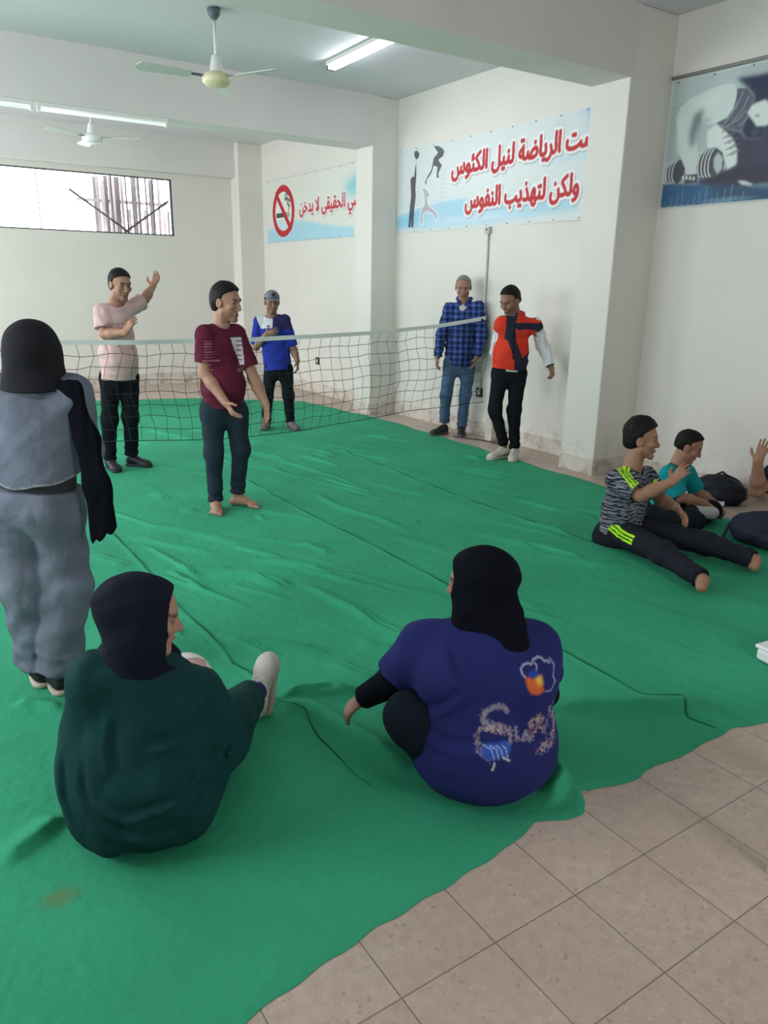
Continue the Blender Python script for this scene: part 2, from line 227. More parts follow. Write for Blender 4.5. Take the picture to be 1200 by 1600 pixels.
def INTER(p, q, k=0.0): return lambda X: smax(p(X), q(X), k)
def GROW(p, r): return lambda X: p(X) - r
def waves(X, sc, seed, n=5):
    r = np.random.RandomState(seed); o = np.zeros(len(X), f32)
    for i in range(n):
        k = r.normal(size=3); k = k / np.linalg.norm(k) * (0.6 + r.rand()) * 2 * PI
        o += np.sin((X * V3(sc)) @ V3(k) + r.rand() * 6.28 + 1.2 * np.sin((X * V3(sc)) @ V3(r.normal(size=3) * 3)))
    return o / n
def FOLD(p, amp, sc=(5, 5, 5), seed=1):
    return lambda X: p(X) + amp * waves(X, sc, seed)
def sdf_mesh(name, fn, lo, hi, h, B=8, slack=0.03):
    """surface nets on a sparse grid, one Newton step to sit on the surface"""
    lo = np.asarray(lo, float); hi = np.asarray(hi, float)
    nb = np.ceil((hi - lo) / (h * B)).astype(int); dim = nb * B
    D = np.full(dim, 1.0, f32)
    bi = np.stack(np.meshgrid(*[np.arange(k) for k in nb], indexing='ij'), -1).reshape(-1, 3)
    cen = (lo + (bi * B + (B - 1) / 2) * h).astype(f32)
    dc = fn(cen); rad = B * h * .87
    near = np.abs(dc) < rad * 1.5 + slack
    ins = bi[(~near) & (dc < 0)]
    D4 = D.reshape(nb[0], B, nb[1], B, nb[2], B)
    for b in ins: D4[b[0], :, b[1], :, b[2], :] = -1
    loc = np.stack(np.meshgrid(*[np.arange(B)] * 3, indexing='ij'), -1).reshape(-1, 3)
    nbk = bi[near]
    for i in range(0, len(nbk), 400):
        c = nbk[i:i + 400]
        pts = (lo + ((c[:, None, :] * B + loc[None]) * h)).astype(f32).reshape(-1, 3)
        d = fn(pts).reshape(len(c), B, B, B)
        for q, b in enumerate(c): D4[b[0], :, b[1], :, b[2], :] = d[q]
    ins = D < 0
    n = np.zeros(dim - 1, np.int8)
    for dx in (0, 1):
        for dy in (0, 1):
            for dz in (0, 1): n += ins[dx:dim[0] - 1 + dx, dy:dim[1] - 1 + dy, dz:dim[2] - 1 + dz]
    act = np.argwhere((n > 0) & (n < 8))
    idx = np.full(dim - 1, -1, np.int32); idx[act[:, 0], act[:, 1], act[:, 2]] = np.arange(len(act))
    P = np.zeros((len(act), 3)); W = np.zeros(len(act))
    cs = [(0, 0, 0), (1, 0, 0), (0, 1, 0), (1, 1, 0), (0, 0, 1), (1, 0, 1), (0, 1, 1), (1, 1, 1)]
    cv = [D[act[:, 0] + a, act[:, 1] + b, act[:, 2] + c] for a, b, c in cs]
    for i, j in ((0, 1), (2, 3), (4, 5), (6, 7), (0, 2), (1, 3), (4, 6), (5, 7), (0, 4), (1, 5), (2, 6), (3, 7)):
        m = (cv[i] < 0) != (cv[j] < 0); t = np.where(m, cv[i] / (cv[i] - cv[j] + 1e-12), 0)
        P += np.where(m[:, None], np.array(cs[i]) + t[:, None] * (np.array(cs[j]) - np.array(cs[i])), 0); W += m
    P = lo + (act + P / W[:, None]) * h
    F = []
    for ax in range(3):
        u, v = (ax + 1) % 3, (ax + 2) % 3
        sl = [slice(None)] * 3; s2 = [slice(None)] * 3; sl[ax] = slice(0, -1); s2[ax] = slice(1, None)
        a = ins[tuple(sl)]; b = ins[tuple(s2)]; e = np.argwhere(a != b)
        e = e[(e[:, u] > 0) & (e[:, v] > 0) & (e[:, u] < dim[u] - 1) & (e[:, v] < dim[v] - 1)]
        q = []
        for du, dv in ((0, 0), (-1, 0), (-1, -1), (0, -1)):
            c = e.copy(); c[:, u] += du; c[:, v] += dv; q.append(idx[c[:, 0], c[:, 1], c[:, 2]])
        q = np.stack(q, 1); fl = a[e[:, 0], e[:, 1], e[:, 2]]
        q[~fl] = q[~fl][:, ::-1]; F.append(q)
    F = np.concatenate(F); F = F[(F >= 0).all(1)]
    Pf = P.astype(f32)
    for _ in range(2):
        d0 = fn(Pf); e = h * .25
        G = np.stack([fn(Pf + V3([e if k == j else 0 for k in range(3)])) - d0 for j in range(3)], 1) / e
        g2 = (G * G).sum(1) + 1e-6
        st = np.clip(d0 / g2, -h * .4, h * .4)
        Pf = Pf - (G * st[:, None]).astype(f32)
    return Pf, F
def sdf_obj(name, fn, lo, hi, h, m, parent=None, off=(0, 0, 0), col=None):
    Pf, F = sdf_mesh(name, fn, lo, hi, h)
    if len(F) == 0: print('EMPTY SDF', name); return None
    me = mesh_np(name, Pf - V3(off), F)
    if col is not None: set_col(me, col(Pf))
    return link(name, me, m, parent)

# ------------------------------------------------------------------ printed pictures (colour painted on a dense flat panel)
class Canvas:
    def __init__(s, w, h, res, base):
        s.w, s.h, s.res = w, h, res; s.nx = int(round(w / res)) + 1; s.ny = int(round(h / res)) + 1
        s.u, s.v = np.meshgrid(np.linspace(0, w, s.nx), np.linspace(0, h, s.ny))
        s.c = np.zeros((s.ny, s.nx, 3)) + np.array(base)
    def mask_poly(s, polys, soft=0.0):
        """non-zero winding fill of a list of closed polygons"""
        W = np.zeros((s.ny, s.nx + 1))
        for P in polys:
            P = np.asarray(P, float); Q = np.roll(P, -1, 0)
            for (x0, y0), (x1, y1) in zip(P / s.res, Q / s.res):
                if y0 == y1: continue
                d = 1 if y1 > y0 else -1
                a, b = (y0, y1) if d > 0 else (y1, y0)
                r = np.arange(max(0, math.ceil(a)), min(s.ny, math.ceil(b)))
                if len(r) == 0: continue
                x = x0 + (r - y0) * (x1 - x0) / (y1 - y0)
                np.add.at(W, (r, np.clip(np.ceil(x), 0, s.nx).astype(int)), d)
        m = (np.cumsum(W, 1)[:, :s.nx] != 0).astype(float)
        return s.blur(m, soft) if soft > 0 else m
    def blur(s, m, r):
        k = max(1, int(r / s.res)); m = m.copy()
        for _ in range(2):
            for ax in (0, 1):
                p = np.concatenate([np.repeat(np.take(m, [0], ax), k, ax), m, np.repeat(np.take(m, [-1], ax), k, ax)], ax)
                c = np.cumsum(np.concatenate([np.zeros_like(np.take(p, [0], ax)), p], ax), ax); n = m.shape[ax]
                m = (np.take(c, np.arange(2 * k + 1, 2 * k + 1 + n), ax) - np.take(c, np.arange(n), ax)) / (2 * k + 1)
        return m
    def grow(s, m, r):
        k = int(round(r / s.res)); o = m.copy()
        for dy in range(-k, k + 1):
            for dx in range(-k, k + 1):
                if dx * dx + dy * dy <= k * k + .5:
                    q = np.zeros_like(m)
                    q[max(0, dy):s.ny + min(0, dy), max(0, dx):s.nx + min(0, dx)] = m[max(0, -dy):s.ny - max(0, dy), max(0, -dx):s.nx - max(0, dx)]
                    o = np.maximum(o, q)
        return o
    def put(s, m, col, a=1.0): s.c = s.c * (1 - m[..., None] * a) + np.array(col) * m[..., None] * a
    def line(s, pts, r, col, a=1.0, soft=0.0):
        m = np.zeros((s.ny, s.nx))
        for (x0, y0), (x1, y1) in zip(pts[:-1], pts[1:]):
            L2 = (x1 - x0) ** 2 + (y1 - y0) ** 2 + 1e-9
            t = np.clip(((s.u - x0) * (x1 - x0) + (s.v - y0) * (y1 - y0)) / L2, 0, 1)
            d = np.hypot(s.u - x0 - t * (x1 - x0), s.v - y0 - t * (y1 - y0))
            m = np.maximum(m, np.clip((r - d) / (soft + s.res) + .5, 0, 1))
        s.put(m, col, a)
    def blob(s, c, r, col, a=1.0, soft=.5):
        d = np.hypot((s.u - c[0]) / r[0], (s.v - c[1]) / r[1]); s.put(np.clip((1 - d) / soft, 0, 1), col, a)
    def sample(s, U_, V_):
        i = np.clip(np.round(V_ / s.res).astype(int), 0, s.ny - 1); j = np.clip(np.round(U_ / s.res).astype(int), 0, s.nx - 1)
        return s.c[i, j]
    def panel(s, name, origin, du, dv, m, parent=None, wob=None, smooth=True):
        o = np.array(origin, float); du = np.array(du, float); dv = np.array(dv, float); nn = np.cross(du, dv)
        P = o + s.u[..., None] * du + s.v[..., None] * dv
        if wob is not None: P = P + wob(s.u, s.v)[..., None] * nn
        i = np.arange(s.ny * s.nx).reshape(s.ny, s.nx)
        F = np.stack([i[:-1, :-1], i[:-1, 1:], i[1:, 1:], i[1:, :-1]], -1).reshape(-1, 4)
        me = mesh_np(name, P.reshape(-1, 3), F, smooth); set_col(me, s.c.reshape(-1, 3))
        return link(name, me, m, parent)
ARAB = {'ا': 'FE8DFE8E', 'ل': 'FEDDFEDEFEDFFEE0', 'ر': 'FEADFEAE', 'ي': 'FEF1FEF2FEF3FEF4', 'ض': 'FEBDFEBEFEBFFEC0', 'ة': 'FE93FE94', 'ن': 'FEE5FEE6FEE7FEE8',
        'ك': 'FED9FEDAFEDBFEDC', 'ئ': 'FE89FE8AFE8BFE8C', 'و': 'FEEDFEEE', 'س': 'FEB1FEB2FEB3FEB4', 'ت': 'FE95FE96FE97FE98', 'ه': 'FEE9FEEAFEEBFEEC', 'ذ': 'FEABFEAC',
        'ب': 'FE8FFE90FE91FE92', 'ف': 'FED1FED2FED3FED4', 'ق': 'FED5FED6FED7FED8', 'ح': 'FEA1FEA2FEA3FEA4', 'د': 'FEA9FEAA', 'خ': 'FEA5FEA6FEA7FEA8', 'ى': 'FEEFFEF0'}
def arabic(s):
    out = []; pj = False; i = 0
    while i < len(s):
        c = s[i]; T = ARAB.get(c)
        if T is None: out.append(c); pj = False; i += 1; continue
        if c == 'ل' and i + 1 < len(s) and s[i + 1] == 'ا':
            out.append(chr(0xFEFC if pj else 0xFEFB)); pj = False; i += 2; continue
        nj = len(T) == 16 and i + 1 < len(s) and s[i + 1] in ARAB
        k = (3 if pj else 2) if nj else (1 if pj else 0)
        out.append(chr(int(T[4 * k:4 * k + 4], 16))); pj = nj; i += 1
    return ''.join(reversed(out))
def glyph_polys(text):
    """outlines of a line of lettering as closed polygons (em units)"""
    cu = bpy.data.curves.new('lettering', 'FONT'); cu.body = text; cu.size = 1.0
    o = bpy.data.objects.new('lettering', cu); COL.objects.link(o); bpy.context.view_layer.update()
    c2 = o.to_curve(bpy.context.evaluated_depsgraph_get())
    polys = []
    for sp in c2.splines:
        P = []; bp = sp.bezier_points; n = len(bp)
        for i in range(n):
            a, b = bp[i], bp[(i + 1) % n]
            for t in np.arange(0, 1, .2):
                q = a.co * (1 - t) ** 3 + a.handle_right * 3 * t * (1 - t) ** 2 + b.handle_left * 3 * t * t * (1 - t) + b.co * t ** 3
                P.append((q.x, q.y))
        if len(P) > 2: polys.append(np.array(P))
    o.to_curve_clear(); bpy.data.objects.remove(o); bpy.data.curves.remove(cu)
    return polys
def fit_polys(polys, x0, x1, y0, hgt, slope=0.0):
    A = np.concatenate(polys); mn, mx = A.min(0), A.max(0)
    sx = (x1 - x0) / (mx[0] - mn[0])
    return [np.stack([x0 + (P[:, 0] - mn[0]) * sx, y0 + P[:, 1] * hgt + slope * ((P[:, 0] - mn[0]) * sx)], 1) for P in polys]
# ------------------------------------------------------------------ the room
def wall_mat(name, col, dirt=0.5):
    m = mat(name, col, .75, .25, bump=.25, scale=60, var=.03, vscale=1.2, bump2=.15, b2scale=3.5, dist=.004)
    nt = m.node_tree; N = nt.nodes; L = nt.links; p = N['Principled BSDF']
    old = p.inputs['Base Color'].links[0].from_socket
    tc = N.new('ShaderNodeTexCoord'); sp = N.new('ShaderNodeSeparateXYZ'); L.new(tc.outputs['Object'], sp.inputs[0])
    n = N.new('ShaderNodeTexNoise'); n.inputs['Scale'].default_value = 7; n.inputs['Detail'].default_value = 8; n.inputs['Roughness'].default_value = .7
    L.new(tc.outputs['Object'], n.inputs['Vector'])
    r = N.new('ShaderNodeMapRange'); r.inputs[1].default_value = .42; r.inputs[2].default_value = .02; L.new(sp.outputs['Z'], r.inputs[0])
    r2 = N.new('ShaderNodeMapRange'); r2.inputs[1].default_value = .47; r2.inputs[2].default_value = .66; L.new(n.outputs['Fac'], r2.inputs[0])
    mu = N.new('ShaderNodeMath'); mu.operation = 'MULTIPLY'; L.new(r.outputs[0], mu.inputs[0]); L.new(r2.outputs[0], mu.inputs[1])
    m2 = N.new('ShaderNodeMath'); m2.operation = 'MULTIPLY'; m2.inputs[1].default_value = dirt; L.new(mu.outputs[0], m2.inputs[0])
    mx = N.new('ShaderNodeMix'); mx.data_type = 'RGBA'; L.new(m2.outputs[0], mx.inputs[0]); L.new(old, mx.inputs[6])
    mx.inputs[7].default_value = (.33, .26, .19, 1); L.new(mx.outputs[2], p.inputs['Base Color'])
    return m
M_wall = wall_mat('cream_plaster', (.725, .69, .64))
M_ceil = mat('ceiling_paint', (.68, .66, .70), .8, .2, bump=.2, scale=50, var=.03, vscale=1.0, dist=.004)
M_beam = mat('beam_paint', (.70, .66, .645), .75, .2, bump=.2, scale=50, var=.03, vscale=1.5, dist=.004)
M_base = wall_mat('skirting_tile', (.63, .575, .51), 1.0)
def floor_mat():
    m = bpy.data.materials.new('terrazzo_tiles'); m.use_nodes = True
    nt = m.node_tree; N = nt.nodes; L = nt.links; p = N['Principled BSDF']
    p.inputs['Roughness'].default_value = .38; p.inputs['Specular IOR Level'].default_value = .4
    tc = N.new('ShaderNodeTexCoord'); mp = N.new('ShaderNodeMapping'); L.new(tc.outputs['Object'], mp.inputs[0])
    mp.inputs['Location'].default_value = (-1.7355, -.838, 0)
    sc = N.new('ShaderNodeVectorMath'); sc.operation = 'SCALE'; sc.inputs['Scale'].default_value = 1 / .2995; L.new(mp.outputs[0], sc.inputs[0])
    fr = N.new('ShaderNodeVectorMath'); fr.operation = 'FRACTION'; L.new(sc.outputs[0], fr.inputs[0])
    fl = N.new('ShaderNodeVectorMath'); fl.operation = 'FLOOR'; L.new(sc.outputs[0], fl.inputs[0])
    sp = N.new('ShaderNodeSeparateXYZ'); L.new(fr.outputs[0], sp.inputs[0])
    ds = []
    for ax in ('X', 'Y'):
        a = N.new('ShaderNodeMath'); a.operation = 'SUBTRACT'; a.inputs[1].default_value = .5; L.new(sp.outputs[ax], a.inputs[0])
        b = N.new('ShaderNodeMath'); b.operation = 'ABSOLUTE'; L.new(a.outputs[0], b.inputs[0]); ds.append(b)
    mxm = N.new('ShaderNodeMath'); mxm.operation = 'MAXIMUM'; L.new(ds[0].outputs[0], mxm.inputs[0]); L.new(ds[1].outputs[0], mxm.inputs[1])
    gr = N.new('ShaderNodeMapRange'); gr.inputs[1].default_value = .492; gr.inputs[2].default_value = .4975; L.new(mxm.outputs[0], gr.inputs[0])
    wn = N.new('ShaderNodeTexWhiteNoise'); L.new(fl.outputs[0], wn.inputs['Vector'])
    tr = N.new('ShaderNodeMapRange'); tr.inputs[3].default_value = .94; tr.inputs[4].default_value = 1.05; L.new(wn.outputs['Value'], tr.inputs[0])
    def noise(s, d=4):
        n = N.new('ShaderNodeTexNoise'); n.inputs['Scale'].default_value = s; n.inputs['Detail'].default_value = d; L.new(tc.outputs['Object'], n.inputs['Vector']); return n.outputs['Fac']
    def mix(fac, a, b, blend='MIX'):
        x = N.new('ShaderNodeMix'); x.data_type = 'RGBA'; x.blend_type = blend
        for s_, v in ((0, fac), (6, a), (7, b)):
            if isinstance(v, (float, int)): x.inputs[s_].default_value = v
            elif isinstance(v, tuple): x.inputs[s_].default_value = (*v, 1)
            else: L.new(v, x.inputs[s_])
        return x.outputs[2]
    def rng(v, a, b, c=0., d=1.):
        r = N.new('ShaderNodeMapRange'); L.new(v, r.inputs[0]); r.inputs[1].default_value = a; r.inputs[2].default_value = b; r.inputs[3].default_value = c; r.inputs[4].default_value = d; return r.outputs[0]
    col = mix(rng(noise(2.2), .35, .65), (.50, .385, .315), (.57, .455, .38))
    col = mix(rng(noise(26, 6), .35, .7), col, (.455, .35, .29))
    def chips(scale, lim, seed, colr, amt):
        mp2 = N.new('ShaderNodeMapping'); mp2.inputs['Location'].default_value = (seed, seed * .7, 0); L.new(tc.outputs['Object'], mp2.inputs[0])
        v = N.new('ShaderNodeTexVoronoi'); v.inputs['Scale'].default_value = scale; L.new(mp2.outputs[0], v.inputs['Vector'])
        w = N.new('ShaderNodeTexWhiteNoise'); L.new(v.outputs['Position'], w.inputs['Vector'])
        a = N.new('ShaderNodeMath'); a.operation = 'MULTIPLY'; L.new(rng(v.outputs['Distance'], lim, lim * .55), a.inputs[0]); L.new(rng(w.outputs['Value'], .55, .75), a.inputs[1])
        b = N.new('ShaderNodeMath'); b.operation = 'MULTIPLY'; b.inputs[1].default_value = amt; L.new(a.outputs[0], b.inputs[0])
        return mix(b.outputs[0], colr[0], colr[1])
    col = chips(36, .24, 3.1, (col, (.27, .20, .17)), .55)
    col = chips(44, .28, 9.4, (col, (.66, .57, .50)), .40)
    col = chips(95, .30, 5.7, (col, (.29, .22, .19)), .55)
    t3 = N.new('ShaderNodeCombineXYZ'); [L.new(tr.outputs[0], t3.inputs[i]) for i in range(3)]
    col = mix(1.0, col, t3.outputs[0], 'MULTIPLY')
    col = mix(gr.outputs[0], col, (.19, .145, .12))
    L.new(col, p.inputs['Base Color'])
    L.new(rng(noise(9, 5), .3, .7, .30, .5), p.inputs['Roughness'])
    b = N.new('ShaderNodeBump'); b.inputs['Strength'].default_value = .4; b.inputs['Distance'].default_value = .002; b.invert = True
    L.new(gr.outputs[0], b.inputs['Height']); L.new(b.outputs[0], p.inputs['Normal'])
    return m
def struct(name, mb, m, label=None):
    o = mb.build(name, m); o['kind'] = 'structure'
    if label: o['label'] = label
    return o
XW, XN = 5.72, 5.86            # right wall plane of the far bays, of the near bay
XR = XN + .3
def holed(mb, ax, plane, th, rng, zr, holes):
    """wall slab normal to ax (0: x, 1: y) with rectangular openings (a0,a1,z0,z1)"""
    cuts = sorted(holes); a = rng[0]
    def blk(a0, a1, z0, z1):
        if a1 - a0 < 1e-4 or z1 - z0 < 1e-4: return
        c = [0, 0, (z0 + z1) / 2]; d = [0, 0, z1 - z0]
        c[ax] = plane + th / 2; d[ax] = abs(th); c[1 - ax] = (a0 + a1) / 2; d[1 - ax] = a1 - a0; mb.box(c, d)
    for h0, h1, z0, z1 in cuts:
        blk(a, h0, *zr); blk(h0, h1, zr[0], z0); blk(h0, h1, z1, zr[1]); a = h1
    blk(a, rng[1], *zr)
struct('floor', MB().box(((XL + XR) / 2, (YF + YB) / 2, -.1), (XR - XL + .4, YB - YF + .4, .2)), floor_mat())
struct('ceiling', MB().box(((XL + XR) / 2, (YF + YB) / 2, ZC + .1), (XR - XL + .4, YB - YF + .4, .2)), M_ceil)
w = MB(); holed(w, 0, XL, -.2, (YF - .2, YB + .2), (0, ZC), [(a, b, *LZ[k]) for k, (a, b) in enumerate(LWIN)]); struct('wall_left', w, M_wall)
w = MB(); holed(w, 1, YB, .2, (XL - .2, XR + .2), (0, ZC), [BWIN]); struct('wall_back', w, M_wall)
w = MB(); holed(w, 1, YF, -.2, (XL - .2, XR + .2), (0, ZC), [FWIN]); struct('wall_front', w, M_wall)
w = MB(); w.box(((XN + XR + .2) / 2, (YF + 4.7) / 2, ZC / 2), (XR + .2 - XN, 4.7 - YF, ZC)); w.box(((XW + XR + .2) / 2, (4.7 + YB) / 2, ZC / 2), (XR + .2 - XW, YB - 4.7, ZC))
struct('wall_right', w, M_wall)
PX = 5.345                       # inner face of the columns
cols = [((4.565, 4.965), PX), ((8.37, 8.75), PX), ((12.3, YB), 5.30)]
for i, ((a, b), px) in enumerate(cols):
    struct('trim_%d' % (i + 1), MB().box(((px + XR) / 2, (a + b) / 2, ZC / 2), (XR - px, b - a, ZC), bev=.012), M_wall)
for i, ((a, b), z) in enumerate((((4.565, 4.965), 3.262), ((8.37, 8.75), 3.238), ((12.42, YB), 3.255))):
    struct('trim_%d' % (i + 4), MB().box(((XL + 5.4) / 2, (a + b) / 2 - .001, (z + ZC) / 2), (5.4 - XL, b - a, ZC - z)), M_beam)
bb = MB()
bb.box((XW - .006, (4.965 + 8.37) / 2, .075), (.012, 8.37 - 4.965, .15)); bb.box((XW - .006, (8.75 + 12.3) / 2, .075), (.012, 12.3 - 8.75, .15))
bb.box((XN - .006, (YF + 4.565) / 2, .06), (.012, 4.565 - YF, .12)); bb.box((PX - .006, 4.765, .07), (.012, .41, .14)); bb.box((PX - .006, 8.56, .07), (.012, .39, .14))
bb.box(((PX + XN) / 2, 4.565 - .006, .07), (XN - PX, .012, .14)); bb.box(((PX + XW) / 2, 8.37 - .006, .07), (XW - PX, .012, .14))
struct('baseboard_right', bb, M_base)
struct('baseboard_back', MB().box(((XL + 5.3) / 2, YB - .006, .09), (5.3 - XL, .012, .18)), M_base)
# windows -----------------------------------------------------------
M_alu = mat('window_frame_metal', (.10, .095, .10), .5, .4)
M_bar = mat('window_bar_metal', (.05, .045, .05), .6, .3)
def glass():
    m = bpy.data.materials.new('window_glass'); m.use_nodes = True; nt = m.node_tree; N = nt.nodes; L = nt.links
    N.remove(N['Principled BSDF']); out = N['Material Output']
    t = N.new('ShaderNodeBsdfTransparent'); g = N.new('ShaderNodeBsdfGlossy'); g.inputs['Roughness'].default_value = .02
    fz = N.new('ShaderNodeFresnel'); fz.inputs[0].default_value = 1.45; mx = N.new('ShaderNodeMixShader')
    L.new(fz.outputs[0], mx.inputs[0]); L.new(t.outputs[0], mx.inputs[1]); L.new(g.outputs[0], mx.inputs[2]); L.new(mx.outputs[0], out.inputs[0])
    return m
M_glass = glass()
x0, x1, z0, z1 = BWIN; yg = YB + .03
wf = MB()
for a, b, c, d in ((x0, x1, z0, z0 + .02), (x0, x1, z1 - .02, z1), (x0, x0 + .025, z0, z1), (x1 - .03, x1, z0, z1), (2.322, 2.332, z0, z1)):
    wf.box(((a + b) / 2, yg, (c + d) / 2), (b - a, .03, d - c))
win = struct('window_1', wf, M_alu, 'high barred window in the far wall')
gl = MB().box(((x0 + x1) / 2, yg + .012, (z0 + z1) / 2), (x1 - x0 - .04, .004, z1 - z0 - .04)).build('pane', M_glass, win)
br = MB()
for (a, b), (c, d) in (((2.78, 2.93), (3.62, 2.36)), ((3.55, 2.36), (4.27, 2.86))): br.tube([(a, yg + .06, b), (c, yg + .06, d)], .018, 6)
for xx in (3.40, 3.62, 3.82, 3.93, 4.04): br.tube([(xx, yg + .09, z0), (xx, yg + .09, z1)], .012, 6)
br.build('window_bars', M_bar, win)
for i, (a, b) in enumerate(LWIN):
    wf = MB(); zc0, zc1 = LZ[i]
    for p, q, c, d in ((a, b, zc0, zc0 + .04), (a, b, zc1 - .04, zc1), (a, a + .04, zc0, zc1), (b - .04, b, zc0, zc1), ((a + b) / 2 - .02, (a + b) / 2 + .02, zc0, zc1)):
        wf.box((XL - .1, (p + q) / 2, (c + d) / 2), (.04, q - p, d - c))
    struct('window_%d' % (i + 2), wf, M_alu)
wf = MB(); a, b, c, d = FWIN
for p, q, r_, s_ in ((a, b, d - .05, d), (a, b, c, c + .05), (a, a + .05, c, d), (b - .05, b, c, d), (2.09, 2.16, c, d)): wf.box(((p + q) / 2, YF - .1, (r_ + s_) / 2), (q - p, .04, s_ - r_))
struct('window_5', wf, M_alu)  # frame of the unseen opening behind the camera
# fence of old boards outside the far window
fe = empty('board_fence', (3.75, 13.25, 2.0)); tag(fe, 'weathered grey board fence seen outside through the right end of the high window', 'fence')
M_board = [mat('grey_board_%d' % i, c, .9, .1, bump=.5, scale=30, stretch=(6, 6, .6), var=.25, vscale=4) for i, c in enumerate(((.19, .17, .18), (.28, .25, .26), (.11, .10, .105)))]
xx = 3.30; k = 0
while xx < 4.75:
    wdt = random.choice((.045, .06, .08)); h = random.choice((.55, .95, 1.02, 1.06))
    MB().box((xx + wdt / 2 - 3.75, random.uniform(-.02, .02), h / 2 + .2), (wdt, .02, h), bev=.003).build('board', M_board[k % 3], fe)
    xx += wdt + random.choice((.004, .02, .05)); k += 1
MB().box((.0, .03, .85), (1.5, .03, .05)).build('rail', M_board[1], fe)
for px_ in (-.45, .95): MB().box((px_, .06, -.4), (.06, .05, 3.2)).build('post', M_board[0], fe)

# ------------------------------------------------------------------ green cloth on the floor
def seg_dist(X, Y, P):
    """distance, signed side and run (0..1) along a polyline (only worked out close to it)"""
    P = np.asarray(P, float); sh_ = X.shape; Xf, Yf = X.ravel(), Y.ravel(); mn, mx = P.min(0) - .35, P.max(0) + .35
    idx = np.nonzero((Xf > mn[0]) & (Xf < mx[0]) & (Yf > mn[1]) & (Yf < mx[1]))[0]
    D_, S_, T_ = np.full(Xf.shape, 9.0), np.zeros(Xf.shape), np.zeros(Xf.shape)
    D_[idx], S_[idx], T_[idx] = seg_near(Xf[idx], Yf[idx], P)
    return D_.reshape(sh_), S_.reshape(sh_), T_.reshape(sh_)
def seg_near(X, Y, P):
    P = np.asarray(P, float); sl = np.hypot(*(P[1:] - P[:-1]).T); tot = sl.sum(); acc = 0
    D = np.full(X.shape, 9.0); S = np.zeros(X.shape); T = np.zeros(X.shape)
    for (a, b), l in zip(zip(P[:-1], P[1:]), sl):
        e = (b - a) / (l + 1e-9); px, py = X - a[0], Y - a[1]
        t = np.clip(px * e[0] + py * e[1], 0, l); d = np.hypot(px - t * e[0], py - t * e[1]); m = d < D
        D[m] = d[m]; S[m] = (px * e[1] - py * e[0])[m]; T[m] = ((acc + t) / tot)[m]; acc += l
    return D, S, T
rf = random.Random(11)
for k in range(70):
    a, b = rf.uniform(.9, 4.9), rf.uniform(2.6, 9.6); t_ = rf.uniform(.10, .55); ln = rf.uniform(.25, .9)
    FOLDS.append([(a, b), (a + ln * math.sin(t_) * .5 + rf.uniform(-.03, .03), b - ln * .5 * math.cos(t_)), (a + ln * math.sin(t_), b - ln * math.cos(t_))])
PRESS = []
for n_, J in P3.items():
    for j, zlim, r in (('anL', .2, .16), ('anR', .2, .16), ('toL', .2, .14), ('toR', .2, .14), ('pelvis', .2, .36), ('hipL', .2, .25), ('hipR', .2, .25), ('knL', .2, .2), ('knR', .2, .2)):
        if J[j][2] < zlim: PRESS.append((J[j][0], J[j][1], r))
    for a_, b_ in (('hipL', 'knL'), ('knL', 'anL'), ('hipR', 'knR'), ('knR', 'anR')):
        if max(J[a_][2], J[b_][2]) < .25:
            for t in (.25, .5, .75): PRESS.append((J[a_][0] * (1 - t) + J[b_][0] * t, J[a_][1] * (1 - t) + J[b_][1] * t, .17))
def carpet_height(X, Y):
    Xs = X + .03 * np.sin(Y * 2.3 + X)
    H = .0045 + .0012 * (np.sin(X * 9 + 2 * np.sin(Y * 3.1)) * np.sin(Y * 7 + 1.5 * np.sin(X * 4))) + .0010 * np.sin(X * 23 + Y * 5 + 3 * np.sin(Y * 2.2)) * np.sin(Y * 1.7 + X)
    H += .0035 * np.maximum(0, np.sin(X * 16 + Y * 4.0 + 2.5 * np.sin(Y * 1.1 + X * 1.7))) ** 6 * np.clip(np.sin(Y * 1.9 + 3 * np.sin(X * 1.3)), 0, 1)
    RG = np.zeros(X.shape)
    for pts, wd_, h in RIDGES:
        D, S, T = seg_dist(X, Y, pts); RG = RG + 1.7 * h * np.exp(-(D / (wd_ * np.where(S > 0, .55, 1.5))) ** 2) * np.clip(np.sin(np.clip(T, .02, .98) * PI) * 1.6, 0, 1)
    for i, pts in enumerate(FOLDS):
        D, S, T = seg_dist(X, Y, pts); wd_ = .011 + .004 * (i % 4); h = .013 + .005 * (i % 3)
        s_ = np.where(S > 0, D, -D); H += h * (np.exp(-(s_ / (wd_ * np.where(S > 0, 1.6, .40))) ** 2) + .75 * np.exp(-((s_ + wd_ * 1.15) / (wd_ * np.where(s_ > -wd_ * 1.15, .30, 1.3))) ** 2)) * np.clip(np.sin(T * PI) * 1.5, 0, 1)
    for pts in SEAMS:
        D, S, T = seg_dist(X, Y, pts); H += .006 * np.exp(-(D / np.where(S > 0, .02, .007)) ** 2)
    k = np.ones(X.shape)
    for a, b, r in PRESS: k = np.minimum(k, np.clip((np.hypot(X - a, Y - b) - r * .7) / (r * .5), 0, 1))
    return .0035 + (H - .0035) * k + RG
EDGE = [(-1.9, 1.15), (-1.0, 1.20), (0, 1.262), (.483, 1.28), (.6, 1.303), (.9, 1.344), (1.15, 1.358), (1.42, 1.384), (1.55, 1.418), (1.655, 1.375), (1.72, 1.36), (1.77, 1.40), (1.80, 1.455), (1.92, 1.403), (2.035, 1.391), (2.15, 1.41), (2.25, 1.385), (2.335, 1.396), (2.62, 1.395), (2.76, 1.345), (3.4, 1.36), (4.4, 1.33), (5.2, 1.36)]
FAR = [(-1.9, 11.7), (2.5, 11.2), (3.8, 10.84), (4.5, 10.3), (4.95, 9.9), (5.2, 9.75)]
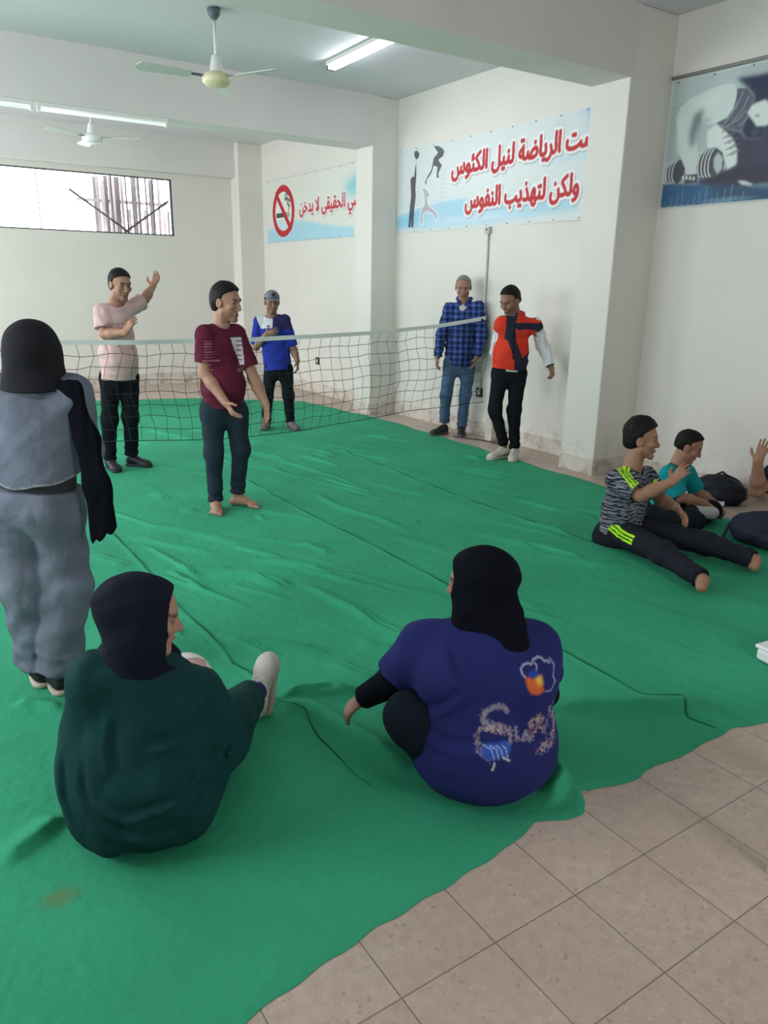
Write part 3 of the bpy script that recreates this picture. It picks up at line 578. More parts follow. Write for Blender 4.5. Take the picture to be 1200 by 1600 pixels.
nx = 820; us = np.linspace(0, 1, nx); vs = np.linspace(0, 1, 900) ** 1.5
Uu, Vv = np.meshgrid(us, vs)
XB = np.interp(Vv, [0, .15, .3, .42, .6, .78, 1], [5.12, 5.19, 5.13, 5.14, 5.24, 5.3, 5.12]) + .015 * np.sin(Vv * 70)
X = -1.9 + Uu * (XB + 1.9)
Y0 = np.interp(X, *zip(*EDGE)) + .004 * np.sin(X * 37); Y1 = np.interp(X, *zip(*FAR))
Y = Y0 + Vv * (Y1 - Y0)
Hc = carpet_height(X, Y)
Ed = np.minimum(np.minimum(Y - Y0, Y1 - Y), XB - X)
Hc = np.where(Ed < .03, Hc * np.clip(Ed / .03, .0, 1) + .0025, Hc + .0025)
i_ = np.arange(X.size).reshape(X.shape)
Fc = np.stack([i_[:-1, :-1], i_[:-1, 1:], i_[1:, 1:], i_[1:, :-1]], -1).reshape(-1, 4)
me = mesh_np('carpet', np.stack([X, Y, Hc], -1).reshape(-1, 3), Fc)
gc = np.zeros((X.size, 3)) + np.array((.040, .335, .180))
st = np.clip(1.25 - np.hypot((X - .213) / .055, (Y - 1.9) / .04).ravel(), 0, 1)[:, None] * .55
gc = gc * (1 - st) + np.array((.16, .17, .06)) * st
set_col(me, gc)
M_carpet = mat('green_cloth', (.02, .3, .15), .85, .12, bump=.15, scale=500, var=.10, vscale=1.6, attr=True, bump2=.25, b2scale=22, dist=.002)
carpet = link('carpet', me, M_carpet)
sd = carpet.modifiers.new('thickness', 'SOLIDIFY'); sd.thickness = .002; sd.offset = -1
tag(carpet, 'large wrinkled green cloth spread over the tiled floor', 'carpet')
M_seam = mat('dark_green_seam', (.010, .115, .066), .9, .1)  # darker green for the thin tube along each seam line
for pts in SEAMS:
    P = np.array(pts, float); Q = []
    for a, b in zip(P[:-1], P[1:]):
        n = max(2, int(np.linalg.norm(b - a) / .03)); Q += [a + (b - a) * t for t in np.arange(n) / n]
    Q = np.array(Q + [P[-1]]); Q += .003 * np.stack([np.sin(np.arange(len(Q)) * .7), np.cos(np.arange(len(Q)) * .43)], 1)
    hz = carpet_height(Q[:, 0], Q[:, 1]) + .0045
    wdt = [.0020 + .0012 * math.sin(i * .37) for i in range(len(Q))]
    MB().tube([(q[0], q[1], z) for q, z in zip(Q, hz)], wdt, 6).build('seam', M_seam, carpet, smooth=True)

# ------------------------------------------------------------------ printed banners and poster
M_print = mat('printed_vinyl', (.8, .8, .8), .5, .18, attr=True, bump2=.12, b2scale=5)
M_rivet = mat('dark_eyelet', (.06, .06, .06), .5, .4)
def wobble(u, v): return .006 + .004 * np.sin(u * 2.7 + v * 3) * np.sin(v * 4 + 1) + .0015 * np.sin(u * 17 + v * 9)
RED, WHT, INK = (.50, .03, .04), (.86, .86, .86), (.05, .045, .055)
def lettering(c, text, x0, x1, y0, h, slope, bold, rim):
    m = c.mask_poly(fit_polys(glyph_polys(arabic(text)), x0, x1, y0, h, slope)); m = c.grow(m, bold)
    g = c.grow(m, rim); sh = np.zeros_like(g); k = int(.016 / c.res); sh[:-k, k:] = g[k:, :-k]
    c.put(c.blur(sh, .006), (.42, .40, .42), .8); c.put(c.blur(g, .003), WHT); c.put(c.blur(m, .003), RED)
def hang(name, c, xw, ytop, z0, label, cat, hem=.0):
    o = c.panel(name, (xw, ytop, z0), (0, -1, 0), (0, 0, 1), M_print, wob=lambda u, v: -wobble(u, v) * -1)
    tag(o, label, cat)
    for t in np.arange(.06, c.w, .33):
        for v in (.018, c.h - .018): MB().box((xw - .012, ytop - t, z0 + v), (.006, .011, .011), bev=.003).build('eyelet', M_rivet, o)
    return o
# sports banner between the columns
c = Canvas(3.36, .95, .004, (.66, .70, .70))
c.blob((1.6, .55), (1.4, .5), (.76, .78, .77), .8, .9)
c.put(c.mask_poly([BANNER['topblue'] + [(3.36, .80), (3.36, .95), (3.0, .95)]], .05), (.16, .42, .68), .85)
c.put(c.mask_poly([BANNER['waveT'] + [(3.36, .60), (3.36, .52)]], .03), (.42, .66, .80), .8)
c.put(c.mask_poly([BANNER['waveB']], .025), (.36, .62, .76), .85)
c.put(c.mask_poly([[(0, .06), (.5, .10), (.49, .26), (0, .19)]], .03), (.25, .55, .72), .7)
c.blob((1.5, .10), (1.2, .07), (.62, .74, .82), .7, .8)
c.line([(0, .235), (.6, .30), (1.3, .335)], .006, (.8, .85, .87), .7, .01)
for k_ in range(12): c.line([(.87, .12 + k_ * .047), (.97, .125 + k_ * .047)], .004, (.45, .55, .6), .7)
c.put(c.mask_poly([BANNER['man_ball']]), INK, .9); c.put(c.mask_poly([BANNER['ball']]), INK, .9)
c.put(c.mask_poly([BANNER['runner1']]), INK, .88)
r2 = c.mask_poly([BANNER['runner2']]); c.put(c.grow(r2, .012), WHT, .8); c.put(r2, (.42, .38, .46), .85)
lettering(c, 'ليست الرياضة لنيل الكئوس', 1.07, 3.30, .568, .265, .030, .0125, .019)
lettering(c, 'ولكن لتهذيب النفوس', 1.33, 2.995, .208, .265, .010, .0125, .019)
c.put(((c.v > .938) | (c.v < .012) | (c.u < .012)).astype(float), (.72, .72, .70), .6)
hang('sport_banner', c, XW, 8.36, 2.262, 'long pale blue banner with a red Arabic slogan and black athlete silhouettes', 'banner')
# no smoking banner in the far bay
c = Canvas(3.30, .94, .005, (.70, .70, .64))
c.put(c.mask_poly([SMOKE['wave'] + [(3.3, -.1), (0, -.1)]], .02), (.36, .62, .74), .9)
c.put(c.mask_poly([SMOKE['blueT'] + [(3.3, .52), (3.3, .9)]], .06), (.20, .55, .66), .85)
R0 = .5 * (.987 - .221)
for R_, col_ in ((R0, RED), (R0 - .098, (.76, .77, .73))):
    c.put((np.hypot((c.u - .605) / R_, (c.v - .458) / R_) < 1).astype(float), col_)
c.put(((np.hypot((c.u - .605), (c.v - .458)) < R0 - .09) & (c.v < .458 - .10 + .12 * (c.u - .6))).astype(float), (.45, .62, .68), .6)
c.put(c.mask_poly([[(.354, .44), (.825, .434), (.825, .365), (.354, .368)]]), (.07, .07, .07))
c.put(c.mask_poly([[(.70, .437), (.825, .434), (.825, .366), (.70, .367)]]), (.35, .35, .33))
sm = [(.78, .46), (.80, .53), (.74, .56), (.80, .61), (.73, .65), (.66, .62), (.68, .69), (.75, .72)]
c.line(sm, .012, (.06, .06, .06)); c.line([(a + .05, b - .02) for a, b in sm[1:]], .009, (.06, .06, .06))
c.line([(.605 - .24, .458 + .26), (.605 + .24, .458 - .26)], .042, RED)
lettering(c, 'الرياضي الحقيقى لا يدخن', 1.145, 3.22, .40, .26, 0.0, .010, .015)
for k_ in range(9): c.line([(2.40, .45 + k_ * .045), (2.50, .46 + k_ * .045)], .006, (.5, .68, .72), .8)
c.put(((c.v > .925) | (c.v < .012)).astype(float), (.5, .5, .46), .6)
hang('no_smoking_banner', c, XW, 12.14, 2.268, 'banner with a round red no smoking sign above a blue wave', 'banner')
# weightlifter poster of the near bay
PO = POSTER
c = Canvas(1.75, .985, .0035, (.46, .54, .54))
sf = c.mask_poly
def sf2(polys, soft): return np.maximum.reduce([c.mask_poly([p_], soft) for p_ in polys])
c.put(((c.v > .80) & (c.u < .62)).astype(float), (.52, .60, .60), .6)
c.put(sf2([PO['bgdark'], [(.86, .50), (1.75, .45), (1.75, .95), (.86, .93)]], .015), (.045, .055, .10), 1)
c.put(sf2([PO['chest'], [(.86, .18), (1.75, .12), (1.75, .5), (.86, .52)]], .012), (.075, .075, .115), 1)
c.put(sf([PO['shirt_dark']], .006), (.13, .14, .19), 1)
for (a_, b_) in (((.60, .82), (.50, .66)), ((.66, .80), (.54, .62)), ((.71, .76), (.60, .60)), ((.62, .74), (.52, .58)), ((.70, .66), (.55, .57)), ((.78, .70), (.66, .56))): c.line([a_, ((a_[0] + b_[0]) / 2 + .015, (a_[1] + b_[1]) / 2 - .01), b_], .004, (.34, .38, .42), .75, .008)
c.line([(.42, .82), (.50, .80), (.52, .72), (.49, .64), (.44, .60)], .005, (.60, .66, .66), .8, .006)
c.put(sf([PO['arm']], .006), (.66, .73, .71), 1); c.put(sf([PO['arm_shade']], .022), (.13, .19, .19), .85)
c.blob((.34, .78), (.16, .09), (.80, .85, .82), .6, .9); c.blob((.12, .60), (.05, .2), (.80, .85, .82), .5, .9); c.blob((.36, .64), (.07, .035), (.40, .48, .47), .7, .9)
c.put(sf([PO['face']], .008), (.70, .77, .75), 1); fx, fy = PO['face'][2]
c.blob((fx + .02, fy - .20), (.05, .05), (.10, .11, .15), .8, .8); c.blob((fx + .16, fy + .0), (.06, .08), (.05, .06, .09), .8, .8); c.blob((fx + .02, fy - .09), (.03, .018), (.20, .22, .26), .7, .8); c.blob((fx + .22, fy - .10), (.10, .2), (.12, .14, .17), .7, .9)
c.put(sf2([PO['darkmid'], [(.70, .12), (1.75, .10), (1.75, .25), (.70, .25)]], .015), (.065, .06, .085), 1)
c.put(sf([PO['floor'] + []], .015), (.055, .10, .18), 1)
c.put(sf([PO['blue']], .03), (.06, .15, .29), .85)
c.blob((1.3, .10), (.5, .06), (.12, .25, .36), .7, .9); c.blob((.65, .03), (.3, .03), (.20, .38, .50), .6, .9)
for k_ in range(14): c.line([(.06 + .055 * k_, .0), (.06 + .055 * k_ + .006 * (k_ % 3), .05 + .03 * ((k_ * 5) % 4))], .004, (.25, .40, .52), .5, .008)
for key, n_ in (('plateL', 4), ('plateR', 5)):
    P_ = np.array(PO[key]); c.put(sf([PO[key]], .006), (.10, .10, .12), 1); mn, mx = P_.min(0), P_.max(0)
    for k_ in range(n_):
        u_ = mn[0] + (mx[0] - mn[0]) * (.10 + .62 * k_ / n_); arc = [(u_ + .045 * math.sin(t), (mn[1] + mx[1]) / 2 + (mx[1] - mn[1]) * .46 * math.cos(t)) for t in np.linspace(.25, PI - .3, 12)]
        c.line([(2 * u_ - a_, b_) for a_, b_ in arc], .0065, (.62, .66, .66), .85, .004)
c.put(sf([PO['hub']], .008), (.50, .56, .54), 1); c.put(sf([PO['bar']], .006), (.12, .12, .14), 1)
c.put(sf([PO['hand2']], .008), (.72, .77, .75), 1); h2 = np.array(PO['hand2']).mean(0)
for k_ in range(5):
    for q_ in range(2): c.line([(h2[0] - .02 + .035 * q_ + .018 * k_, h2[1] + .10 - .045 * k_), (h2[0] + .05 + .035 * q_ + .018 * k_, h2[1] + .13 - .045 * k_)], .0045, (.16, .17, .20), .85)
for k_ in range(4): c.blob((.21 + .035 * k_, .235 - .006 * k_), (.016, .02), (.72, .76, .74), .9, .5)
c.put(sf([PO['glow']], .008), (.70, .78, .80), .9)
c.put(((c.v > .968) | (c.v < .014) | (c.u < .02)).astype(float), (.62, .67, .67), .7)
po = hang('weightlifter_poster', c, XN, 4.553, 2.31, 'monochrome blue poster of a man curling a dumbbell, high on the near right wall', 'poster')
MB().tube([(XN - .02, 4.55, 3.315), (XN - .02, 2.8, 3.30)], .014, 8).build('top_rod', mat('grey_rod', (.25, .25, .24), .5), po, smooth=True)

# ------------------------------------------------------------------ ceiling fans, tube lamps
M_cream = mat('cream_enamel', (.66, .60, .38), .35, .5); M_white = mat('white_enamel', (.75, .75, .72), .4, .4); M_dk = mat('dark_bracket', (.10, .12, .14), .5, .4)
M_blade = mat('fan_blade_paint', (.55, .57, .52), .5, .3)
def fan(loc, drop, rz, label, mw):
    t = empty('ceiling_fan', loc, rz); tag(t, label, 'ceiling fan', 'ceiling fans')
    MB().lathe([(.012, 0), (.055, -.01), (.05, -.05), (.018, -.09)], n=20).build('canopy', M_dk, t, True)
    MB().lathe([(.012, -.08), (.012, -drop + .1)], n=12).build('rod', M_white, t, True)
    d = -drop
    MB().lathe([(.02, d + .19), (.035, d + .18), (.048, d + .12), (.055, d + .07), (.062, d + .06)], n=24).build('motor_cap', M_white, t, True)
    MB().lathe([(.05, d + .065), (.105, d + .045), (.122, d + .015), (.118, d - .01), (.095, d - .035), (.05, d - .048), (.01, d - .05)], n=36).build('motor_housing', mw, t, True)
    for k in range(3):
        a = 2 * PI * k / 3; R = Matrix.Rotation(a, 3, 'Z') @ Matrix.Rotation(.2, 3, 'X')
        b = MB(); V = []; n = 14
        for zz in (-.003, .003):
            for s_ in range(n + 1):
                u_ = s_ / n; x_ = .22 + .44 * u_; w_ = .055 + .02 * u_ if u_ < .93 else .075 * math.sqrt(max(0.05, 1 - ((u_ - .93) / .075) ** 2))
                V += [(x_, -w_, zz), (x_, w_, zz)]
        F = []; m_ = 2 * (n + 1)
        for s_ in range(n):
            q = 2 * s_; F += [(q, q + 1, q + 3, q + 2), (m_ + q, m_ + q + 2, m_ + q + 3, m_ + q + 1), (q, q + 2, m_ + q + 2, m_ + q), (q + 1, m_ + q + 1, m_ + q + 3, q + 3)]
        F += [(0, m_, m_ + 1, 1), (2 * n, 2 * n + 1, m_ + 2 * n + 1, m_ + 2 * n)]
        b.add([R @ Vector(v) + Vector((0, 0, d + .02)) for v in V], F)
        bl = b.build('blade', M_blade, t)
        MB().box(R @ Vector((.17, 0, .004)) + Vector((0, 0, d + .02)), (.14, .035, .006), rot=R).build('blade_arm', M_dk, bl)
    return t
fan((2.715, 6.67, ZC), .53, math.radians(-62), 'ceiling fan with a cream motor over the middle bay, in front of the second beam', M_cream)
fan((2.65, 10.6, ZC), .47, math.radians(-33), 'ceiling fan with a whitish motor over the far bay, above the barred window', M_white)
M_tube = mat('lit_tube', (.9, .9, .9), emit=(.86, .90, 1.0), estr=26.0); M_tubeoff = mat('dim_tube', (.85, .87, .86), .3, .4, emit=(.9, 1, .97), estr=.55)
def batten(name, loc, rz, ln, label, mt, n=1, flip=1):
    t = empty(name, loc, rz); tag(t, label, 'tube light', 'tube lights')
    MB().box((0, 0, -.02), (ln, .06 * n, .04), bev=.006).build('fitting', M_white, t)
    for k in range(n):
        y = (k - (n - 1) / 2) * .055
        MB().tube([(-ln / 2 + .03, y, -.062), (ln / 2 - .03, y, -.062)], .014, 12).build('tube', mt, t, True)
    for s in (-1, 1): MB().box((s * (ln / 2 - .015), 0, -.055), (.03, .05 * n, .05), bev=.005).build('end_cap', M_dk if mt is M_tube else M_white, t)
    return t
batten('tube_light', (4.24, 6.86, ZC), math.radians(88), 1.22, 'brightly lit double tube light on the ceiling of the middle bay', M_tube, 2)
batten('tube_light', (2.24, 8.40, 3.238), 0, 1.25, 'white tube light under the second beam, left of its right-hand end', M_tubeoff)
batten('tube_light', (.96, 8.40, 3.238), 0, 1.25, 'white tube light under the second beam, at the left edge of the picture', M_tubeoff)

# ------------------------------------------------------------------ volleyball net
M_cord = mat('dark_net_cord', (.035, .05, .05), .9, .1); M_band = mat('white_net_band', (.72, .74, .72), .8, .2, bump=.3, scale=120)
def net_top(x): return np.interp(x, [-2.15, 0, .82, 1.865, 2.9, 4.19, 5.0, 5.66], [1.40, 1.22, 1.177, 1.150, 1.148, 1.180, 1.235, 1.318])
def net_bot(x): return np.interp(x, [-2.15, 0, 1.64, 2.1, 2.84, 3.36, 4.12, 4.73, 5.66], [.45, .40, .331, .291, .256, .264, .303, .357, .40])
def net_y(x, v): return 6.55 - .05 * max(0, min(1, (x - 4.6))) + .03 * math.sin(x * 1.9) * (1 - v) + .012 * math.sin(x * 7 + v * 5)
root = empty('volleyball_net', (1.75, 6.55, 0)); tag(root, 'slack dark volleyball net with a white top band, stretched across the hall', 'net')
off = (1.75, 6.55, 0); xs = np.arange(-2.14, 5.665, .113); rows = 8; mesh_ = MB()
rs = np.random.RandomState(3)
jx = rs.uniform(-.012, .012, (rows + 1, len(xs))); jz = rs.uniform(-.008, .008, (rows + 1, len(xs)))
def knot(i, j):
    x = xs[j] + jx[i, j] + .03 * math.sin(i * .8 + xs[j]) * (1 if i else 0); v = i / rows
    a, b = net_top(xs[j]), net_bot(xs[j])
    return (x, net_y(x, 1 - v), a + (b - a) * v + (jz[i, j] + .010 * math.sin(j * 1.35 + i * .5) if 0 < i < rows else 0))
for j in range(len(xs)): mesh_.tube([knot(i, j) for i in range(rows + 1)], .0021, 4, False)
for i in range(1, rows): mesh_.tube([knot(i, j) for j in range(len(xs))], .0024, 4, False)
mesh_.build('netting', M_cord, root, off=off)
MB().tube([knot(rows, j) for j in range(len(xs))], .0036, 6).build('bottom_cord', M_cord, root, off=off)
bd = MB(); pts = [knot(0, j) for j in range(len(xs))]; V = []; F = []
for (x, y, z) in pts: V += [(x, y - .005, z - .02), (x, y - .006, z + .018), (x, y + .006, z + .018), (x, y + .005, z - .02)]
for j in range(len(pts) - 1):
    for k in range(4): F.append((4 * j + k, 4 * j + (k + 1) % 4, 4 * j + 4 + (k + 1) % 4, 4 * j + 4 + k))
bd.add(V, F); bd.build('top_band', M_band, root, off=off)
MB().tube([(5.66, 6.50, 1.318), (5.71, 6.585, 1.33)], .004, 6).build('tie_cord', M_cord, root, off=off)

# ------------------------------------------------------------------ wall fittings
M_sock = mat('black_socket', (.015, .015, .017), .4, .4); M_pl = mat('grey_plastic', (.5, .5, .48), .5, .3); M_wp = mat('white_plastic', (.80, .81, .82), .35, .45)
def socket(y, z, label):
    t = MB().box((0, 0, 0), (.02, .105, .105), bev=.006).build('wall_socket', M_sock, loc=(XW - .01, y, z)); tag(t, label, 'wall socket', 'wall sockets')
    MB().box((-.012, 0, 0), (.006, .05, .055), bev=.004).build('socket_face', M_pl, t)
socket(6.618, .487, 'black wall socket low on the wall behind the man in the red vest')
socket(10.455, .5, 'black wall socket low on the wall of the far bay behind the net')
t = empty('cable_conduit', (XW - .012, 6.60, 0)); tag(t, 'thin grey vertical cable pipe running down from the slogan banner', 'conduit')
MB().tube([(0, 0, .50), (0, 0, 2.2)], .011, 8).build('pipe', M_pl, t, True)
MB().box((-.006, 0, 2.225), (.05, .075, .07), bev=.006).build('junction_box', M_pl, t)
MB().box((-.018, .0, 2.23), (.03, .02, .02)).build('terminal', M_sock, t)
tag(MB().box((0, 0, .125), (.12, .11, .25), bev=.012).build('cement_block', wall_mat('chipped_cement', (.6, .56, .48), .9), loc=(5.60, 6.24, 0)), 'small pale cement block standing against the wall behind the man in the red vest', 'block')
tag(MB().tube([(5.36, 6.62, .006), (5.44, 6.45, .006), (5.50, 6.36, .006), (5.53, 6.2, .006), (5.52, 6.05, .006)], .006, 8).build('power_cable', M_sock, smooth=True), 'short black cable lying on the floor tiles beside the cement block', 'cable')

# ------------------------------------------------------------------ white box and plastic chair at the right edge
b = empty('plastic_box', (3.41, 1.50, .010), math.radians(-8)); tag(b, 'low white plastic box at the right edge on the green cloth', 'box')
MB().box((0, 0, .03), (.44, .30, .06), bev=.014).build('tray', M_wp, b); MB().box((0, 0, .067), (.455, .315, .02), bev=.008).build('lid', M_wp, b)
ch = empty('plastic_chair', (2.250, .712, 0), math.radians(-78.5)); tag(ch, 'white plastic chair of which one foot shows at the right edge on the tiles', 'chair')
MB().box((0, 0, .43), (.42, .42, .03), bev=.012).build('seat', M_wp, ch); MB().box((0, .20, .66), (.40, .03, .36), bev=.012).build('backrest', M_wp, ch)
for sx in (-1, 1):
    for sy in (-1, 1): MB().tube([(sx * .175, sy * .175, .42), (sx * .215, sy * .215, .0)], [.026, .019], 10).build('leg', M_wp, ch, True)

# ------------------------------------------------------------------ bags
M_bag = cloth_mat('black_nylon', (.012, .014, .022), var=.15, rough=.7, spec=.3); M_bag2 = cloth_mat('navy_nylon', (.016, .022, .045), var=.15, rough=.7, spec=.3)
def bag(loc, rz, sc, label, m, tagcol):
    t = empty('backpack', loc, rz); tag(t, label, 'backpack', 'dark backpacks')
    x, y, z = sc
    f = U(.05, ell((0, 0, z * .42), (x * .5, y * .5, z * .5)), ell((-x * .22, 0, z * .33), (x * .3, y * .5, z * .36)), ell((x * .24, .02, z * .28), (x * .28, y * .45, z * .32)))
    f = CUT(FOLD(f, .014, (9, 9, 9), 5), (0, 0, 0), (0, 0, -1), .02)
    g = lambda X: f(X)
    sdf_obj('pack', g, (-x * .62, -y * .65, -.01), (x * .62, y * .65, z * 1.05), .012, m, t)
    q = CUT(FOLD(ell((x * .05, -y * .36, z * .30), (x * .28, y * .22, z * .27)), .008, (14, 14, 14), 8), (0, 0, .005), (0, 0, -1), .01)
    sdf_obj('front_pocket', q, (-x * .4, -y * .65, 0), (x * .45, 0, z * .7), .012, m, t)
    MB().tube([(-x * .35, -.02, z * .72), (-x * .52, -.06, z * .45), (-x * .56, -.09, .02), (-x * .40, -.2, .012), (-x * .1, -.26, .012)], .012, 8).build('strap', m, t, True)
    MB().tube([(-.05, 0, z * .86), (0, 0, z * 1.0), (.06, 0, z * .86)], .009, 8).build('handle', m, t, True)
    MB().box((x * .2, -y * .52, .03), (.07, .012, .03), rot=Matrix.Rotation(.4, 3, 'Z')).build('label_patch', tagcol, t)
bag((5.56, 3.42, 0), math.radians(-82), (.38, .28, .25), 'black backpack slumped against the wall behind the boy in teal', M_bag, M_wp)
bag((4.86, 2.56, .008), math.radians(-70), (.52, .34, .25), 'dark navy bag lying on the green cloth beyond the seated man\'s feet', M_bag2, M_pl)
# ------------------------------------------------------------------ people
CR = np.array((0.8338, -0.5519, 0.0)); CF = np.array((0.5561, 0.8311, 0.0)); UP = np.array((0., 0., 1.))   # room directions: across the hall to the right, away from the camera, up
SKIN = (.36, .19, .125)
M_skin = mat('skin', SKIN, .55, .35, bump=.06, scale=300, attr=True, var=.05, vscale=30, dist=.002)
M_hair = mat('black_hair', (.009, .008, .008), .6, .15, bump=.5, scale=140, stretch=(1, 1, .35), dist=.004)
M_ghair = mat('grey_hair', (.22, .20, .19), .7, .2, bump=.5, scale=140, dist=.004)
M_scarf = cloth_mat('black_scarf_cloth', (.005, .006, .010), var=.1, bump2=.25, spec=.05)
M_cloth = cloth_mat('printed_jersey', (.5, .5, .5), attr=True)
M_denim = cloth_mat('grey_blue_denim', (.15, .175, .225), var=.22, bump2=.4, b2scale=14)
M_jean = cloth_mat('blue_jeans', (.065, .12, .21), var=.2)
M_black = cloth_mat('black_trouser_cloth', (.009, .011, .015), var=.12, spec=.08)
M_dnavy = cloth_mat('dark_navy_denim', (.018, .030, .045), var=.15)
M_shoe = mat('pale_trainer_leather', (.52, .50, .44), .5, .3, bump=.2, scale=80, var=.08, vscale=30)
M_shoed = mat('dark_shoe_leather', (.02, .022, .028), .5, .3, bump=.2, scale=80)
M_shoeg = mat('grey_shoe_cloth', (.14, .13, .13), .7, .3, bump=.2, scale=80)
M_sole = mat('pale_rubber_sole', (.50, .45, .35), .6, .3); M_soled = mat('dark_rubber_sole', (.10, .10, .10), .7, .2)
M_lace = mat('white_laces', (.62, .60, .55), .8, .2)
M_eyew = mat('eye_white', (.30, .26, .23), .3, .4); M_iris = mat('dark_iris', (.015, .01, .008), .2, .5)
class Fig:
    def __init__(s, key, look, sc=1.0, up=None, lift=0.006):
        J = {k: np.array(v, float) + (0, 0, lift) for k, v in P3[key].items()}; s.J = J; s.sc = sc
        s.u = nrm(J['neck'] - J['pelvis']); r = J['shR'] - J['shL']; r = nrm(r - s.u * (r @ s.u)); s.r = r; s.f = np.cross(s.u, r)
        s.lf = nrm(look); hu = np.array(up if up is not None else UP, float); s.hu = nrm(hu - s.lf * (hu @ s.lf)); s.hr = np.cross(s.lf, s.hu)
        s.base = np.array((J['pelvis'][0], J['pelvis'][1], 0.0)); s.key = key
    def H(s, r, f, u): return s.J['head'] + (s.hr * r + s.lf * f + s.hu * u) * s.sc
    def T(s, a, b, c, at='pelvis'): return s.J[at] + s.r * a + s.u * b + s.f * c
    def head(s):
        k = s.sc; H = s.H; ax = (s.hr, s.lf, s.hu)
        E = lambda c, R: ell(H(*c), [q * k for q in R], ax); R_ = lambda a, b, ra, rb: rc(H(*a), H(*b), ra * k, rb * k)
        d = U(.030 * k, E((0, -.012, .032), (.077, .096, .088)), E((0, .026, -.040), (.058, .056, .066)))
        d = U(.016 * k, d, R_((.046, .006, -.058), (.014, .058, -.102), .020, .016), R_((-.046, .006, -.058), (-.014, .058, -.102), .020, .016), R_((-.010, .066, -.104), (.010, .066, -.104), .0165, .0165))
        d = U(.02 * k, d, E((.042, .060, -.022), (.024, .022, .02)), E((-.042, .060, -.022), (.024, .022, .02)), R_((-.038, .076, .024), (.038, .076, .024), .012, .012))
        for sx in (-1, 1): d = SUB(d, E((sx * .032, .100, .000), (.017, .018, .012)), .016 * k)
        d = U(.010 * k, d, R_((0, .080, .012), (0, .101, -.032), .008, .0115), R_((-.011, .088, -.037), (.011, .088, -.037), .0088, .0088))
        d = U(.004 * k, d, R_((-.020, .0775, -.066), (0, .084, -.065), .006, .0075), R_((.020, .0775, -.066), (0, .084, -.065), .006, .0075), R_((-.016, .076, -.0785), (.016, .076, -.0785), .0075, .0075))
        for sx in (-1, 1): d = U(.006 * k, d, SUB(E((sx * .080, -.008, -.004), (.011, .021, .032)), E((sx * .092, -.002, -.002), (.008, .011, .018)), .006))
        return d
    def neckp(s, ra=.054, rb=.062):
        k = s.sc; return rc(s.H(0, -.022, -.055), s.J['neck'] - s.u * .03 - s.f * .005, ra * k, rb * k)
    def hand(s, wr, fi, n, side, curl=.45, hs=1.0):
        d = nrm(np.array(fi) - wr); n = np.array(n, float); n = nrm(n - d * (n @ d)); t = np.cross(d, n) * side; w = np.array(wr)
        k = hs * .95
        palm = U(.012, rc(w - d * .01, w + d * .03 * k, .024 * k, .028 * k, n, .62), rc(w + d * .03 * k, w + d * .075 * k, .030 * k, .038 * k, n, .40))
        out = [palm]
        for i, ln in enumerate((.072, .080, .074, .058)):
            b = w + (d * (.085 - .005 * abs(i - 1)) + t * (.028 - .019 * i)) * k; dd = nrm(d + t * (.10 - .07 * i)); a = curl * (.75 + .1 * i); p = b
            for sgi, (fr, r0, r1) in enumerate(((.45, .0090, .0082), (.30, .0082, .0074), (.25, .0074, .0062))):
                e = dd * math.cos(a) + n * math.sin(a); q = p + e * ln * fr * k; out.append(rc(p, q, r0 * k, r1 * k)); p = q; a += curl * .9
        b = w + (d * .018 + t * .026) * k; e = nrm(d * .55 + t * .75 + n * .35); q = b + e * .045 * k; e2 = nrm(d * .85 + t * .40 + n * .45)
        th = U(.006, rc(b, q, .0135 * k, .0110 * k), rc(q, q + e2 * .034 * k, .0108 * k, .0080 * k))
        fing = out[1:]
        return U(.010, U(.004, palm, U(0, *fing)), th)
    def arm(s, side, ra=.048, rb=.040, rw=.028, n=None, thumb=1, curl=.45, hs=1.0, upper=True):
        J = s.J; a, b, c, e = J['sh' + side], J['el' + side], J['wr' + side], J['fi' + side]
        n = n if n is not None else -s.r * (1 if side == 'R' else -1)
        prims = [rc(b, b + (c - b) * .35, rb, rb * 1.03), rc(b + (c - b) * .35, c, rb * 1.03, rw)]
        if upper: prims.insert(0, rc(a - s.u * .035 + (b - a) * .06, b, ra * .88, rb))
        return U(.015, U(.025, *prims), s.hand(c, e, n, thumb, curl, hs))
    def foot(s, side, n=None):
        J = s.J; a, t = J['an' + side], J['to' + side]; d = nrm(t - a) if n is not None else nrm((t - a) * (1, 1, 0)); up = UP if n is None else nrm(n - d * (np.array(n) @ d)); lat = np.cross(d, up)
        g = a.copy()
        if n is None: g[2] = .006
        else: g = a - up * .06
        P = lambda x, y, z: g + d * x + lat * y + up * z
        sd_ = 1 if side == 'R' else -1
        b = U(.025, rc(P(-.035, 0, .030), P(.05, 0, .045), .032, .036), rc(P(.03, 0, .05), P(.145, -.006 * sd_, .022), .036, .026, up, .8), rc(P(.13, -.03 * sd_, .018), P(.12, .03 * sd_, .016), .02, .016))
        toes = [rc(P(.150 - .006 * i, (-.030 + .0165 * i) * sd_, .014), P(.190 - .012 * i - .002 * i * i, (-.032 + .019 * i) * sd_, .011), .0125 if i == 0 else .009, .0115 if i == 0 else .008) for i in range(5)]
        return U(.012, b, U(0, *toes), rc(a + (J['kn' + side] - a) * .12, P(0, 0, .05), .036, .034))
